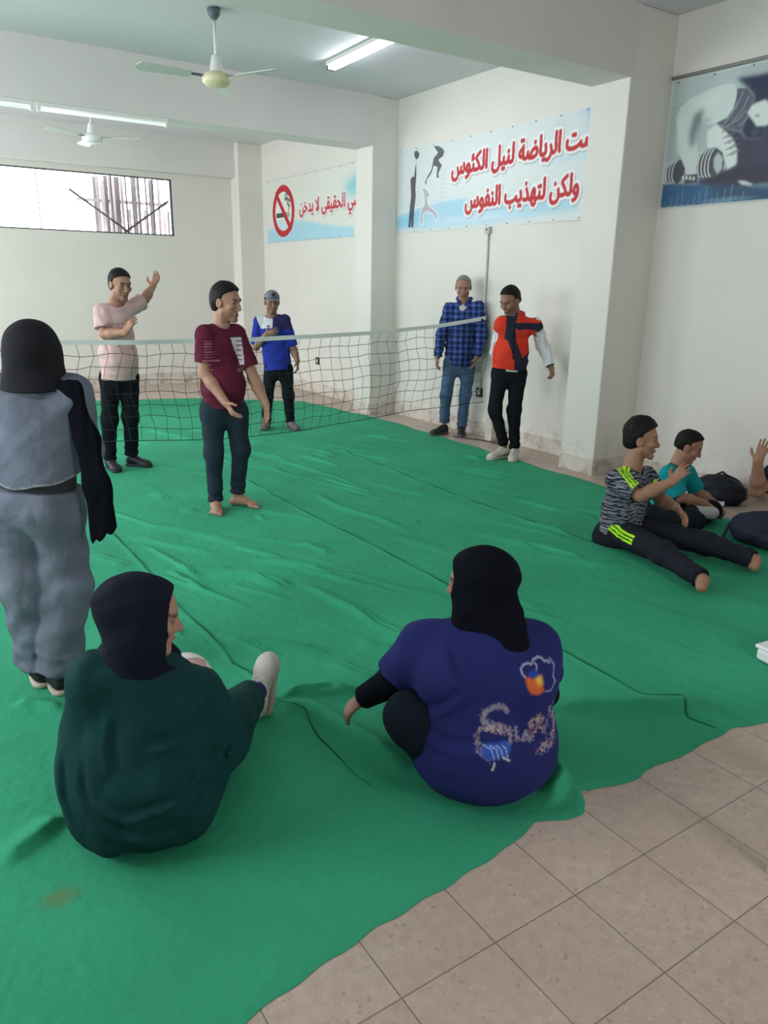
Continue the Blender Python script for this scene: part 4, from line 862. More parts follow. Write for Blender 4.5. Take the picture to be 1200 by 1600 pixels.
    def core(s):
        """the torso and limbs under the clothes, so that the body is one whole figure"""
        J = s.J; sc = s.sc
        return U(.05, rc(s.T(0, -.17, 0, 'neck'), s.T(0, .10, 0), .115 * sc, .10 * sc, s.f, .7), rc(s.T(0, .10, 0), s.T(0, -.02, 0), .10 * sc, .105 * sc, s.f, .75), rc(J['shL'] - s.u * .045, J['shR'] - s.u * .045, .030, .030), rc(J['hipL'], J['hipL'] + (J['knL'] - J['hipL']) * .98, .065, .045), rc(J['hipR'], J['hipR'] + (J['knR'] - J['hipR']) * .98, .065, .045), rc(J['knL'], J['anL'], .042, .030), rc(J['knR'], J['anR'], .042, .030))
    def facecol(s, X, skin=SKIN, beard=0.0, brow=(.02, .015, .012), lip=None):
        d = (X - s.J['head']) / s.sc; r = d @ s.hr; f = d @ s.lf; u = d @ s.hu
        C = np.tile(np.array(skin), (len(X), 1)); sk = np.array(skin)
        inh = (np.abs(u) < .14) & (np.abs(r) < .1) & (np.abs(f) < .13)
        def put(m, c, a=1.0): m = (m * a * inh)[:, None]; C[:] = C * (1 - m) + np.array(c) * m
        put(((u < -.055 - .2 * (f - .05)) & (f > -.0) & (u > -.13)) * np.clip((-.035 - u) / .03, 0, 1), sk * .35, beard)
        put((np.abs(r) < .02) & (np.abs(u + .0715) < .011) & (f > .075), lip if lip is not None else (sk[0] * .75, sk[1] * .55, sk[2] * .55), .8)
        put((np.abs(np.abs(r) - .032) < .02) & (np.abs(u - .026 - .1 * (np.abs(r) - .03)) < .0055) & (f > .06), brow, .85)
        put((np.abs(np.abs(r) - .032) < .013) & (np.abs(u - .006) < .004) & (f > .06), (.03, .02, .018), .7)
        return C
    def hair(s, root, m=None, top=.012, side=.006, name='hair', low=-.045, front=.060, mess=.003):
        k = s.sc; ax = (s.hr, s.lf, s.hu)
        shell = U(.02, ell(s.H(0, -.013, .030 + top * .6), [(.077 + max(side, .007)) * k, (.096 + max(side, .013)) * k, (.088 + top) * k], ax), ell(s.H(0, -.055, -.01), [.068 * k, .058 * k, .075 * k], ax))
        hr, lf, hu = V3(s.hr), V3(s.lf), V3(s.hu); h0 = V3(s.J['head'])
        def cut(X):
            d = (X - h0) / k; r = d @ hr; f = d @ lf; u = d @ hu
            k1 = front - u + .55 * np.maximum(f - .03, 0); k2 = np.maximum(f - .004 - .12 * np.clip(u, 0, .1), low - u)
            k2 = np.maximum(k2, np.where(np.abs(r) > .05, .026 - np.hypot(f + .005, u + .002), -1.0))
            return smin(k1, k2, .03) * k
        fn = FOLD(INTER(shell, cut, .006), mess, (22, 22, 14), 3)
        lo, hi = s.J['head'] - .17, s.J['head'] + .17
        return sdf_obj(name, fn, lo, hi, .005, m or M_hair, root, s.base)
    def eyes(s, root):
        for sx in (-1, 1):
            c = s.H(sx * .031, .0665, .000) - s.base; b = MB(); n = 12
            b.lathe([(.0122 * s.sc * math.sin(t), -.0122 * s.sc * math.cos(t)) for t in np.linspace(.05, PI - .05, 9)], c=c, n=n)
            e = b.build('eye', M_eyew, root, True)
            b = MB(); p = s.H(sx * .031, .0665 + .0088, .000) - s.base; b.lathe([(.0058 * s.sc * math.sin(t), -.0058 * s.sc * math.cos(t)) for t in np.linspace(.05, PI - .05, 7)], c=p, n=10)
            b.build('iris', M_iris, e, True)
    def bounds(s, pad=.28):
        A = np.array(list(s.J.values())); lo, hi = A.min(0) - pad, A.max(0) + pad; lo[2] = max(lo[2], -.02); return lo, hi
    def make(s, body, h, label, col=None, cat='person'):
        lo, hi = s.bounds(.2); Pf, F = sdf_mesh('person', body, lo, hi, h)
        me = mesh_np('person', Pf - V3(s.base), F); set_col(me, (col or s.facecol)(Pf))
        o = link('person', me, M_skin, None, tuple(s.base)); tag(o, label, cat); s.root = o; return o
    def wear(s, name, fn, h, m, col=None, parent=None, lo=None, hi=None):
        a, b = s.bounds(.22)
        return sdf_obj(name, fn, a if lo is None else lo, b if hi is None else hi, h, m, parent or s.root, s.base, col)
    # -------- clothing
    def top(s, rch=.165, rw=.155, rh=.165, sq=.66, hem=.10, sl=.6, rs=(.058, .064), fold=.006, seed=1, long=False, rwr=.045, shr=.050, collar=.0, belly=0.0):
        J = s.J
        t = U(.07, rc(s.T(0, -.17, 0, 'neck'), s.T(0, .14, 0), rch, rw, s.f, sq), rc(s.T(0, .14, 0), s.T(0, -hem - .05, 0), rw, rh, s.f, sq + .06), U(.03, *[rc(J['sh' + q] - s.u * .022 + (J['neck'] - J['sh' + q]) * .12, s.T(0, -.050, -.005, 'neck'), shr, shr * 1.1) for q in 'LR']))
        if belly: t = U(.08, t, ell(s.T(0, .12, .06), (rw * .8, .10 + belly, .14), (s.r, s.f, s.u)))
        t = CREASE(FOLD(t, fold, (5, 5, 9), seed), fold * .5, (5, 5, 3), seed + 30)
        t = CUT(t, s.T(0, -hem, 0), -s.u, .004)
        for sd_ in 'LR':
            a, b, c = J['sh' + sd_], J['el' + sd_], J['wr' + sd_]
            if long:
                q = U(.03, rc(a, b, rs[0], rs[1]), rc(b, c, rs[1], rwr)); q = FOLD(q, fold * 1.2, (12, 12, 12), seed + 4); q = CUT(q, b + (c - b) * .97, c - b, .003)
            else:
                a = a - s.u * .020; e = a + (b - a) * sl; q = CUT(FOLD(rc(a, e + (b - a) * .15, *rs), fold * .8, (9, 9, 9), seed + 3), e, b - a, .003)
                q = SUB(q, INTER(rc(a, b, .052, .050), lambda X, e=V3(e), d=V3(nrm(b - a)): -((X - e) @ d) - .03), .002)
            t = U(.035, t, q)
        nk = rc(s.H(0, -.02, -.08), s.T(0, -.03, .0, 'neck'), .062 * s.sc + collar, .070 * s.sc + collar)
        return SUB(t, nk, .006)
    def trousers(s, rt=.095, rk=.068, ra=.055, rh=.150, sq=.72, waist=.06, fold=.006, seed=5, cuff=.97, bunch=.006, butt=.02, low=True):
        J = s.J; legs = []
        for sd_ in 'LR':
            h, k_, a = J['hip' + sd_], J['kn' + sd_], J['an' + sd_]; e = k_ + (a - k_) * cuff
            lg = U(.05, rc(h, k_, rt, rk), rc(k_, a, rk, ra))
            if bunch: lg = (lambda p, k_=V3(k_), d=V3(nrm(a - k_)), L=float(np.linalg.norm(a - k_)): (lambda X: p(X) - bunch * np.clip(((X - k_) @ d) / L, 0, 1) ** 3 * np.sin(((X - k_) @ d) * 95 + 2.5 * waves(X, (6, 6, 6), 2))))(lg)
            legs.append(CUT(lg, e, a - k_, .004))
        hips = CUT(U(.05, rc(s.T(0, waist, 0), s.T(0, -.03, 0), rh, rh * 1.02, s.f, sq), ell(s.T(.06, -.06, -.05 - butt), (.085, .075, .09), (s.r, s.f, s.u)), ell(s.T(-.06, -.06, -.05 - butt), (.085, .075, .09), (s.r, s.f, s.u))), s.T(0, waist, 0), s.u, .004)
        q = FOLD(U(.045, hips, U(.012, *legs)), fold, (7, 7, 5), seed)
        q = CREASE(q, fold * .45, (6, 6, 2.5), seed + 20)
        return CUT(q, s.T(0, waist, 0), s.u, .004) if low else q
    def shoe(s, side, m, ms, ln=.27, laces=None, h=.006, dirv=None, upv=None, gz=None, name='shoe', wd=.043):
        J = s.J; a, t = J['an' + side], J['to' + side]
        d = nrm((t - a) * (1, 1, 0)) if dirv is None else nrm(dirv); up = UP if upv is None else nrm(upv - d * (np.array(upv) @ d)); lat = np.cross(d, up)
        g = np.array((a[0], a[1], .006)) if gz is None else np.array(gz)
        P = lambda x, y, z: g + d * x + lat * y + up * z
        x0, x1 = -.065, -.065 + ln
        upper = U(.03, rc(P(x0 + .035, 0, .05), P(.0, 0, .075), .034, .040), rc(P(.0, 0, .07), P(x1 - .055, 0, .032), .038, .032, lat, 1.25), rc(P(x1 - .06, 0, .03), P(x1 - .04, 0, .028), wd, wd * .92, up, .75))
        upper = CUT(upper, P(0, 0, .02), -up, .003); upper = CUT(upper, P(0, 0, .105), up, .004)
        sole = INTER(U(.03, rc(P(x0 + .038, 0, .015), P(.02, 0, .015), .040, .037), rc(P(.02, 0, .015), P(x1 - .045, 0, .015), .037, wd + .004)), lambda X: np.abs((X - V3(P(0, 0, .012))) @ V3(up)) - .012, .008)
        lo = np.minimum(g, P(ln, 0, .1)) - .14; hi = np.maximum(g, P(ln, 0, .1)) + .14
        o = s.wear(name, upper, h, m, lo=lo, hi=hi); s.wear('sole', sole, h, ms, parent=o, lo=lo, hi=hi)
        if laces:
            b = MB()
            for i in range(4):
                x = .03 + .022 * i; z = .118 - .0135 * i; b.tube([tuple(P(x, yy, z - abs(yy) * .35) - s.base) for yy in (-.028, -.012, .012, .028)], .0035, 6)
                b.tube([tuple(P(x, -.026, z - .008) - s.base), tuple(P(x + .011, 0, z + .002) - s.base), tuple(P(x + .022, .026, z - .021) - s.base)], .003, 6)
            b.build('laces', laces, o, True)
        return o
    def plane_uv(s, X, ax=None): 
        a = CR if ax is None else ax
        d = X - s.J['pelvis']; return d @ a, d[:, 2]
def GROOVE(p, F, lines, amp, w):
    """cloth folds that follow lines given across and up the back"""
    P0 = V3(F.J['pelvis'])
    def f(X):
        e = (X - P0) @ V3(CR); z = X[:, 2] - P0[2]; d = p(X); k = np.clip((.10 - (X - P0) @ V3(CF)) / .05, 0, 1)
        for ln in lines:
            D_, S_, T_ = seg_dist(e, z, ln); s_ = np.where(S_ > 0, D_, -D_); q = np.clip(np.sin(T_ * PI) * 1.4, 0, 1) * k
            d = d + (amp * q * (np.exp(-(s_ / w) ** 2) - .8 * np.exp(-((s_ - 1.6 * w) / w) ** 2))).astype(f32)
        return d
    return f
def in_poly(px, py, P):
    P = np.asarray(P, float); c = np.zeros(px.shape, bool); j = len(P) - 1
    for i in range(len(P)):
        xi, yi = P[i]; xj, yj = P[j]
        c ^= ((yi > py) != (yj > py)) & (px < (xj - xi) * (py - yi) / (yj - yi + 1e-12) + xi); j = i
    return c
def CREASE(p, amp, sc, seed):
    return lambda X: p(X) + amp * (1 - 2.2 * np.abs(waves(X, sc, seed)))
def scarf(F, name='headscarf', back=.0, tail=None, low=.12, m=None, h=.006, face=.060, puff=.018, drape=.11, sq=(1, 1, 1)):
    """a wrapped head covering: hood round the head, folds round the neck, face left open"""
    k = F.sc; ax = (F.hr, F.lf, F.hu)
    hood = U(.045, ell(F.H(0, -.020 - back * .4, .030), [(.082 + puff) * k * sq[0], (.104 + puff + back) * k * sq[1], (.094 + puff * .7) * k * sq[2]], ax), ell(F.H(0, .006, -.055), [(.074 + puff) * k, (.080 + puff) * k, (.10 + puff) * k], ax))
    nk = U(.05, rc(F.H(0, -.02, -.09), F.T(0, -.02, .0, 'neck'), .080 + puff, drape), rc(F.T(-.05, -.05, .02, 'neck'), F.T(.05, -.05, .02, 'neck'), drape * .8, drape * .8, F.u, .8))
    d = U(.05, hood, nk)
    if tail: d = U(.05, d, *[rc(a, b, ra, rb, F.f, .55) for a, b, ra, rb in tail])
    d = FOLD(d, .0045, (7, 7, 13), 11)
    d = SUB(d, rc(F.H(0, .055, .02), F.H(0, .20, .01), face * k, face * 1.7 * k), .012)
    d = SUB(d, rc(F.H(0, .050, -.06), F.H(0, .20, -.07), face * .95 * k, face * 1.6 * k), .012)
    A = F.J['head']; lo, hi = A - .42, A + .30
    return F.wear(name, d, h, m or M_scarf, lo=lo, hi=hi)
def uni(col): return lambda X: np.tile(np.array(col), (len(X), 1))
D = lambda a, b, c=0.0: CR * a + CF * b + UP * c        # direction: right across the hall, away, up
def standard(F, h, label, arms, feet=None, skin=SKIN, beard=.5, brow=(.02, .015, .012)):
    ps = [F.core(), F.head(), F.neckp()] + arms + (feet or [])
    body = U(.02, *ps)
    return F.make(body, h, label, lambda X: F.facecol(X, skin, beard, brow))
# ---- person in the maroon shirt
F = Fig('maroon', D(.92, -.34, -.10), 1.06)
standard(F, .005, 'person, barefoot in a maroon printed T-shirt and dark jeans, standing before the net',
         [F.arm('R', n=-F.r + F.f * .3, thumb=1, curl=.35), F.arm('L', n=F.r, thumb=-1, curl=.3)], [F.foot('R'), F.foot('L')], skin=(.40, .215, .145), beard=.45)
F.hair(F.root, top=.013, side=.009, low=-.062, front=.064); F.eyes(F.root)
def col(X):
    e, z = F.plane_uv(X); C = np.tile((.105, .014, .034), (len(X), 1)); c = (X - F.J['pelvis']) @ F.f; a = (X - F.J['pelvis']) @ F.r
    vis = (X - F.J['neck']) @ CF < .10
    m = in_poly(e, z, [(.085, .475), (.150, .475), (.170, .285), (.135, .283)]) & vis & (c > .03); C[m] = (.62, .58, .60)
    for k in range(5): C[m & (np.abs(z - .32 - .033 * k) < .005) & (np.abs(e - .135) < .018)] = (.22, .10, .14)
    m2 = (np.abs(e - .145) < .02) & (z > .235) & (z < .272) & vis & (c > .0); C[m2 & (np.sin(z * 420) > -.2)] = (.42, .20, .26)
    p = (.34, .13, .17)
    for k in range(7): C[(np.abs(e + .055 + .006 * k * 0) < .024) & (np.abs(z - .345 - .018 * k) < .0035) & vis & (a > -.03)] = p
    C[(np.abs(e + .04) < .055) & (np.abs(z - .322) < .005) & vis & (a > -.03)] = p
    for k, (z0, op) in enumerate(((.275, 1), (.215, 1), (.17, 0))):
        q = vis & (a > -.03); de, dz = e + .045, z - z0
        C[q & (np.abs(np.hypot(de, dz * 1.1) - .022) < .0055) & ((de < .008) | (op == 0))] = p
    return C
F.wear('shirt', F.top(rch=.150, rw=.146, rh=.152, sq=.74, hem=.02, sl=.72, rs=(.064, .070), fold=.007, seed=2, belly=.02), .005, M_cloth, col)
F.wear('trousers', F.trousers(rt=.092, rk=.066, ra=.054, rh=.140, waist=.10, bunch=.006), .006, M_dnavy)
MB().box(tuple(F.T(.125, .03, .02) - F.base), (.012, .07, .022), rot=Matrix(np.stack([F.r, F.f, F.u], 1).tolist())).build('shirt_tail', cloth_mat('white_cotton', (.6, .6, .62)), F.root)
# ---- man in pink
F = Fig('pink', D(.72, -.62, -.16), 1.04)
standard(F, .006, 'person in a pale pink T-shirt and black trousers behind the net, one arm raised', [F.arm('R', n=-F.r - F.f * .2, curl=.25), F.arm('L', n=D(-.3, -1), thumb=-1, curl=.3)], beard=.45)
F.hair(F.root, top=.010, side=.006, low=-.055); F.eyes(F.root)
def col(X):
    e, z = F.plane_uv(X); C = np.tile((.60, .405, .40), (len(X), 1)); c = (X - F.J['pelvis']) @ F.f
    q = (c > .05); C[q & (np.abs(z - .44) < .006) & (e > -.03) & (e < .11)] = (.42, .24, .25)
    C[q & (np.abs(np.hypot((e - .03) / 1.5, z - .395) - .028) < .005)] = (.40, .23, .24); C[q & (np.abs(np.hypot((e - .075) / 1.3, z - .385) - .022) < .005)] = (.40, .23, .24)
    C[q & (np.abs(z - .33) < .004) & (e > .0) & (e < .10)] = (.45, .27, .28)
    return C
F.wear('shirt', F.top(rch=.150, rw=.150, rh=.172, sq=.76, hem=.04, sl=.74, rs=(.064, .078), fold=.009, seed=4, belly=.02), .006, M_cloth, col)
F.wear('trousers', F.trousers(rt=.088, rk=.068, ra=.058, rh=.145, waist=.06, bunch=.006), .006, M_black)
for s_ in 'RL': F.shoe(s_, M_shoed, M_shoed)
# ---- man with the cap
F = Fig('cap', D(.32, -.92, -.12), 1.0)
standard(F, .006, 'person in a grey cap and blue shirt with white chest patch, behind the net', [F.arm('R', n=D(.4, .6, .3), curl=.25), F.arm('L', n=F.r, thumb=-1, curl=.4)], skin=(.27, .14, .095), beard=.6)
F.hair(F.root, top=.004, side=.004, low=-.04, front=.05); F.eyes(F.root)
M_cap = cloth_mat('grey_cap_cotton', (.17, .175, .20), var=.2); ax = (F.hr, F.lf, F.hu)
dome = CUT(ell(F.H(0, -.008, .045), (.088, .105, .088), ax), F.H(0, 0, .048), -F.hu + F.lf * .12, .004)
co = F.wear('cap', dome, .005, M_cap, lo=F.J['head'] - .2, hi=F.J['head'] + .25)
brim = INTER(ell(F.H(0, .085, .052), (.078, .085, .05), ax), lambda X: np.abs((X - V3(F.H(0, .085, .052))) @ V3(F.hu + F.lf * .18) + .6 * ((X - V3(F.H(0, .085, .052))) @ V3(F.hr)) ** 2 * 8) - .005, .003)
F.wear('brim', brim, .004, M_cap, parent=co, lo=F.J['head'] - .2, hi=F.J['head'] + .28)
MB().lathe([(.022, -.004), (.022, .004)], c=(0, 0, 0), n=16).build('badge', mat('dark_badge', (.02, .02, .03)), co, loc=tuple(F.H(0, .092, .095) - F.base)).rotation_euler = Vector(tuple(F.lf + F.hu * .5)).to_track_quat('Z', 'Y').to_euler()
def col(X):
    e, z = F.plane_uv(X); C = np.tile((.018, .035, .30), (len(X), 1)); c = (X - F.J['pelvis']) @ F.f; b = z
    up = z > .41
    C[up & (e > -.035) & (c > -.25)] = (.022, .022, .09)
    C[in_poly(e, z, [(-.225, .55), (-.175, .415), (-.035, .425), (-.035, .62), (-.10, .62)]) & (c > -.02)] = (.62, .63, .66)
    C[in_poly(e, z, [(-.12, .44), (-.09, .452), (-.06, .458), (-.088, .436)]) & (c > 0)] = (.03, .03, .05)
    C[(np.abs(np.hypot(e + .065, z - .56) - .0) < .0) & (c > 0)] = 0
    return C
F.wear('shirt', F.top(rch=.148, rw=.142, rh=.166, sq=.74, hem=.04, sl=.90, rs=(.060, .064), fold=.007, seed=6), .006, M_cloth, col)
F.wear('trousers', F.trousers(rt=.088, rk=.062, ra=.052, rh=.14, waist=.06, bunch=.006), .006, M_black)
for s_ in 'RL': F.shoe(s_, M_shoeg, M_soled)
# ---- older man in plaid
F = Fig('old', D(-.10, -.96, -.24), 1.02)
standard(F, .006, 'grey-haired person in a blue plaid shirt and jeans, standing by the wall', [F.arm('R', curl=.4), F.arm('L', thumb=-1, curl=.4)], skin=(.33, .18, .13), beard=.15, brow=(.15, .13, .12))
F.hair(F.root, M_ghair, top=.004, side=.004, low=-.03, front=.078); F.eyes(F.root)
def col(X):
    e, z = F.plane_uv(X); C = np.tile((.026, .050, .19), (len(X), 1)); d = e + .15 * np.sin(z * 2) * 0
    a1 = (np.mod(e + 10, .062) < .016).astype(float); a2 = (np.mod(z + 10, .062) < .016).astype(float)
    b1 = (np.mod(e + 10.03, .062) < .022).astype(float); b2 = (np.mod(z + 10.03, .062) < .022).astype(float)
    C += a1[:, None] * np.array((.03, .05, .12)) + a2[:, None] * np.array((.03, .05, .12)); C *= (1 - .32 * b1 - .32 * b2)[:, None]
    c = (X - F.J['pelvis']) @ F.f; C[(np.abs(e - .02) < .010) & (c > .04) & (z < .5)] *= .6
    return np.maximum(C, .004)
vn = in_poly
top_ = F.top(rch=.160, rw=.155, rh=.160, sq=.70, hem=.05, long=True, rs=(.064, .058), rwr=.046, fold=.009, seed=8, collar=.004)
F.wear('undershirt', INTER(F.top(rch=.158, rw=.15, rh=.15, sq=.71, hem=-.25, sl=.1, fold=0), ell(F.T(0, -.045, .08, 'neck'), (.045, .06, .055), (F.r, F.f, F.u)), .004), .005, cloth_mat('cream_cotton', (.55, .55, .50)))
top_ = SUB(top_, ell(F.T(0, -.01, .115, 'neck'), (.034, .07, .075), (F.r, F.f, F.u)), .004)
sh = F.wear('shirt', top_, .006, M_cloth, col)
for sx in (-1, 1):
    cl = rc(F.T(sx * .075, .035, -.01, 'neck'), F.T(sx * .030, -.035, .085, 'neck'), .024, .016, F.f * .6 + F.u * .5 + F.r * sx * .4, .4)
    F.wear('collar', cl, .005, M_cloth, col, parent=sh, lo=F.J['neck'] - .2, hi=F.J['neck'] + .2)
F.wear('jeans', F.trousers(rt=.088, rk=.064, ra=.058, rh=.145, waist=.05, cuff=.96, bunch=.006), .006, M_jean)
for s_ in 'RL': F.shoe(s_, M_shoed, M_soled, ln=.29)
# ---- man in the red and navy vest
F = Fig('red', D(-.70, -.60, -.38), 1.04)
standard(F, .006, 'person in a red and navy gilet with white sleeves, looking down', [F.arm('R', n=D(.5, .5), curl=.4), F.arm('L', n=D(-.8, -.3), thumb=-1, curl=.55)], skin=(.24, .125, .085), beard=.5)
F.hair(F.root, top=.016, side=.006, low=-.03, front=.074); F.eyes(F.root)
M_whitec = cloth_mat('white_sleeve_cotton', (.66, .67, .70), var=.05, bump2=.6)
F.wear('long_sleeved_top', F.top(rch=.138, rw=.135, rh=.14, sq=.68, hem=.02, long=True, rs=(.058, .056), rwr=.046, fold=.012, seed=9), .006, M_whitec)
def col(X):
    e, z = F.plane_uv(X); C = np.tile((.62, .045, .022), (len(X), 1)); nv = (.022, .022, .045)
    back = ((X - F.J['pelvis']) @ F.f) < -.08
    for P in ([(.0, .435), (.30, .435), (.33, .335), (.15, .378), (.035, .37)], [(-.06, .56), (.05, .56), (.02, .40), (.035, .266), (.104, .111), (.26, .23), (.26, .0), (.13, -.2), (.025, -.2), (.03, .08), (-.051, .283), (-.075, .283)]):
        C[in_poly(e, z, P) & ~back] = nv
    C[(np.abs(e - .010) < .005) & (z > .1) & (z < .42) & ~back] = (.005, .005, .01)
    return C
v = F.top(rch=.155, rw=.155, rh=.165, sq=.76, hem=.0, sl=.20, rs=(.074, .076), fold=.008, seed=10, shr=.061)
v = U(.02, v, SUB(CUT(rc(F.T(0, -.03, 0, 'neck'), F.T(0, .055, .005, 'neck'), .085, .082), F.T(0, .045, .01, 'neck'), F.u + F.f * .2, .004), rc(F.T(0, -.06, .015, 'neck'), F.H(0, 0, 0), .068, .07), .004))
ve = F.wear('gilet', v, .006, M_cloth, col)
F.wear('trousers', F.trousers(rt=.086, rk=.064, ra=.050, rh=.140, waist=.07, bunch=.008), .006, M_black)
for s_ in 'RL': F.shoe(s_, M_shoe, M_sole, laces=M_lace, ln=.29, h=.005)
w_ = F.J['wrL']; dd = nrm(F.J['wrL'] - F.J['elL'])
MB().tube([tuple(w_ - dd * .022 - F.base), tuple(w_ + dd * .004 - F.base)], .036, 16).build('wristwatch', mat('dark_watch_strap', (.02, .02, .02), .4, .4), F.root, True)
# ---- seated man in the streaked sports shirt
F = Fig('seated', D(.93, -.36, -.02), 1.03)
standard(F, .005, 'person in a black and white streaked shirt sitting with legs stretched out', [F.arm('R', ra=.048, rb=.038, n=D(.2, .6, -.6), curl=.35), F.arm('L', n=D(.2, -.5, -.6), thumb=-1, curl=.35)],
         [F.foot('R', n=UP), F.foot('L', n=UP)], skin=(.35, .18, .115), beard=.25)
F.hair(F.root, top=.022, side=.009, low=-.062, front=.066, mess=.005); F.eyes(F.root)
LIME = (.42, .85, .02)
def stripes(X, pts, w, gap, n=3):
    """parallel lime bands that run along a bent line on the cloth"""
    e, z = F.plane_uv(X); Dd, S, T = seg_dist(e, z, pts); m = np.zeros(len(X), bool)
    for k in range(n): m |= (np.abs(S * np.sign(1) - (k - (n - 1) / 2) * gap) < w) & (Dd < gap * n) & (T > .004) & (T < .996)
    return m
def col(X):
    e, z = F.plane_uv(X); C = np.tile((.020, .024, .040), (len(X), 1)); r = np.random.RandomState(5)
    s1 = np.zeros(len(X))
    for k in range(6):
        fz = 2 * PI * (34 + 17 * k + 6 * r.rand()); fe = 2 * PI * (3 + 6 * r.rand()); s1 += np.sin(z * fz + 1.6 * np.sin(e * fe + k + X[:, 1] * 9) + 2 * np.sin(X[:, 0] * 17 + k * 2))
    m = np.clip((s1 - .5) / 1.0, 0, 1)[:, None]; C = C * (1 - m) + np.array((.34, .36, .41)) * m
    q = stripes(X, [(-.005, .475), (-.045, .415), (-.005, .36)], .0075, .022) & (((X - F.J['shR']) @ CF) < .16); C[q] = LIME
    q2 = in_poly(e, z, [(.195, .315), (.215, .345), (.235, .315)]); C[q2] = LIME
    return C
F.wear('shirt', F.top(rch=.155, rw=.150, rh=.162, sq=.74, hem=.02, sl=.80, rs=(.064, .068), fold=.007, seed=12), .0045, M_cloth, col)
def colp(X):
    C = np.tile((.012, .014, .022), (len(X), 1)); hp = F.J['hipR']; ld = nrm(F.J['knR'] - hp); t_ = (X - hp) @ ld; v_ = X[:, 2] - hp[2]; Dd, S, T = seg_dist(t_, v_, [(-.03, .060), (.05, .030), (.20, .028)])
    q = (T > .01) & (T < .99) & (((X - hp) @ np.cross(ld, UP)) * np.sign(np.cross(ld, UP) @ -CF) > -.02)
    m = np.zeros(len(X), bool)
    for k in (-1, 0, 1): m |= np.abs(S - k * .021) < .0068
    C[q & m & (Dd < .05)] = LIME; return C
F.wear('track_trousers', CUT(F.trousers(rt=.094, rk=.070, ra=.056, rh=.150, waist=.05, cuff=.97, low=False), (0, 0, .006), -UP, .003), .005, M_cloth, colp)
# ---- boy
F = Fig('boy', D(.80, -.42, -.36), .94)
standard(F, .005, 'child in a teal T-shirt sitting cross-legged on the cloth, leaning forward', [F.arm('R', ra=.040, rb=.034, rw=.024, n=D(0, .3, -1), curl=.7, hs=.85), F.arm('L', ra=.040, rb=.034, rw=.024, n=D(0, 0, -1), thumb=-1, curl=.7, hs=.85)], beard=0, skin=(.33, .17, .11))
F.hair(F.root, top=.008, side=.004, low=-.04, front=.072); F.eyes(F.root)
def col(X):
    C = np.tile((.006, .27, .30), (len(X), 1)); d = X - F.J['neck']; C[np.linalg.norm(d + F.u * .02, axis=1) < .082] = (.012, .03, .06)
    C[np.linalg.norm(X - F.T(.10, -.10, .06, 'neck'), axis=1) < .014] = (.01, .04, .06); return C
F.wear('shirt', F.top(rch=.122, rw=.120, rh=.130, sq=.74, hem=.02, sl=.85, rs=(.058, .064), fold=.004, seed=14, shr=.044), .005, M_cloth, col)
F.wear('trousers', CUT(F.trousers(rt=.080, rk=.064, ra=.050, rh=.125, waist=.05, bunch=.0, low=False), (0, 0, .008), -UP, .003), .006, M_black)
M_sockg = cloth_mat('grey_sock', (.42, .43, .42))
F.wear('sock', U(.02, rc(F.J['anR'], F.J['toR'], .042, .046), rc(F.J['anR'], F.J['anR'] - UP * .03, .04, .04)), .005, M_sockg)
F.wear('sock', rc(F.J['anL'] + UP * .005, F.J['toL'], .036, .034), .005, M_black)
# ---- person cut by the right edge
F = Fig('edge', D(-.9, -.4, -.1), 1.0)
standard(F, .006, 'person cut off by the right edge, raised bare forearm showing', [F.arm('R', ra=.050, rb=.045, rw=.030, n=D(.5, .7), curl=.2), F.arm('L', thumb=-1, curl=.4)], skin=(.34, .17, .11))
F.hair(F.root)
F.wear('shirt', F.top(rch=.165, rw=.155, rh=.165, hem=.02, sl=.62, rs=(.078, .072), seed=16), .008, cloth_mat('navy_jersey', (.012, .016, .04)))
F.wear('trousers', CUT(F.trousers(rt=.09, rk=.07, ra=.055, waist=.05, bunch=0, low=False), (0, 0, .008), -UP, .003), .008, M_black)
# ---- young woman in denim, from behind
F = Fig('girl', D(-.25, .95, -.05), .95)
standard(F, .006, 'person in a short grey denim jacket and wide jeans, standing seen from behind', [F.arm('R', ra=.042, rb=.036, rw=.026), F.arm('L', ra=.042, rb=.036, rw=.026, thumb=-1)], beard=0)
k = F.sc; ax = (F.hr, F.lf, F.hu); H = F.H
hd_ = U(.03, ell(H(0, -.010, .032), (.100, .120, .108), ax), rc(H(0, -.015, .0), H(0, -.015, -.130), .098, .122, F.lf, .92))
hd_ = SUB(CUT(FOLD(hd_, .003, (6, 6, 10), 3), H(0, -.02, -.122), -F.hu + F.lf * .1, .008), rc(H(0, .07, .01), H(0, .22, .0), .062, .09), .01)
F.wear('headscarf', hd_, .006, cloth_mat('charcoal_headscarf', (.016, .016, .020), bump2=.2))
sh = F.J['shR']
tl = [F.T(.03, -.045, -.055, 'neck'), sh + F.u * .030 + F.r * .02 - F.f * .065, sh + F.r * .085 - F.u * .14 - F.f * .07, sh + F.r * .125 - F.u * .32 - F.f * .08, sh + F.r * .155 - F.u * .52 - F.f * .07]
tp = [rc(a, b, ra, rb, F.f, .35) for a, b, ra, rb in zip(tl[:-1], tl[1:], (.034, .036, .042, .048), (.036, .042, .048, .056))]
td = FOLD(U(.03, *tp), .006, (16, 16, 3), 7); e_ = tl[-1]
F.wear('scarf_end', (lambda X, f=td, e_=V3(e_ + F.u * .02), u=V3(F.u), r=V3(F.r): np.maximum(f(X), -((X - e_) @ u) + .010 * np.sin(((X - e_) @ r) * 150) + .8 * ((X - e_) @ r) - .02)), .005, M_scarf)
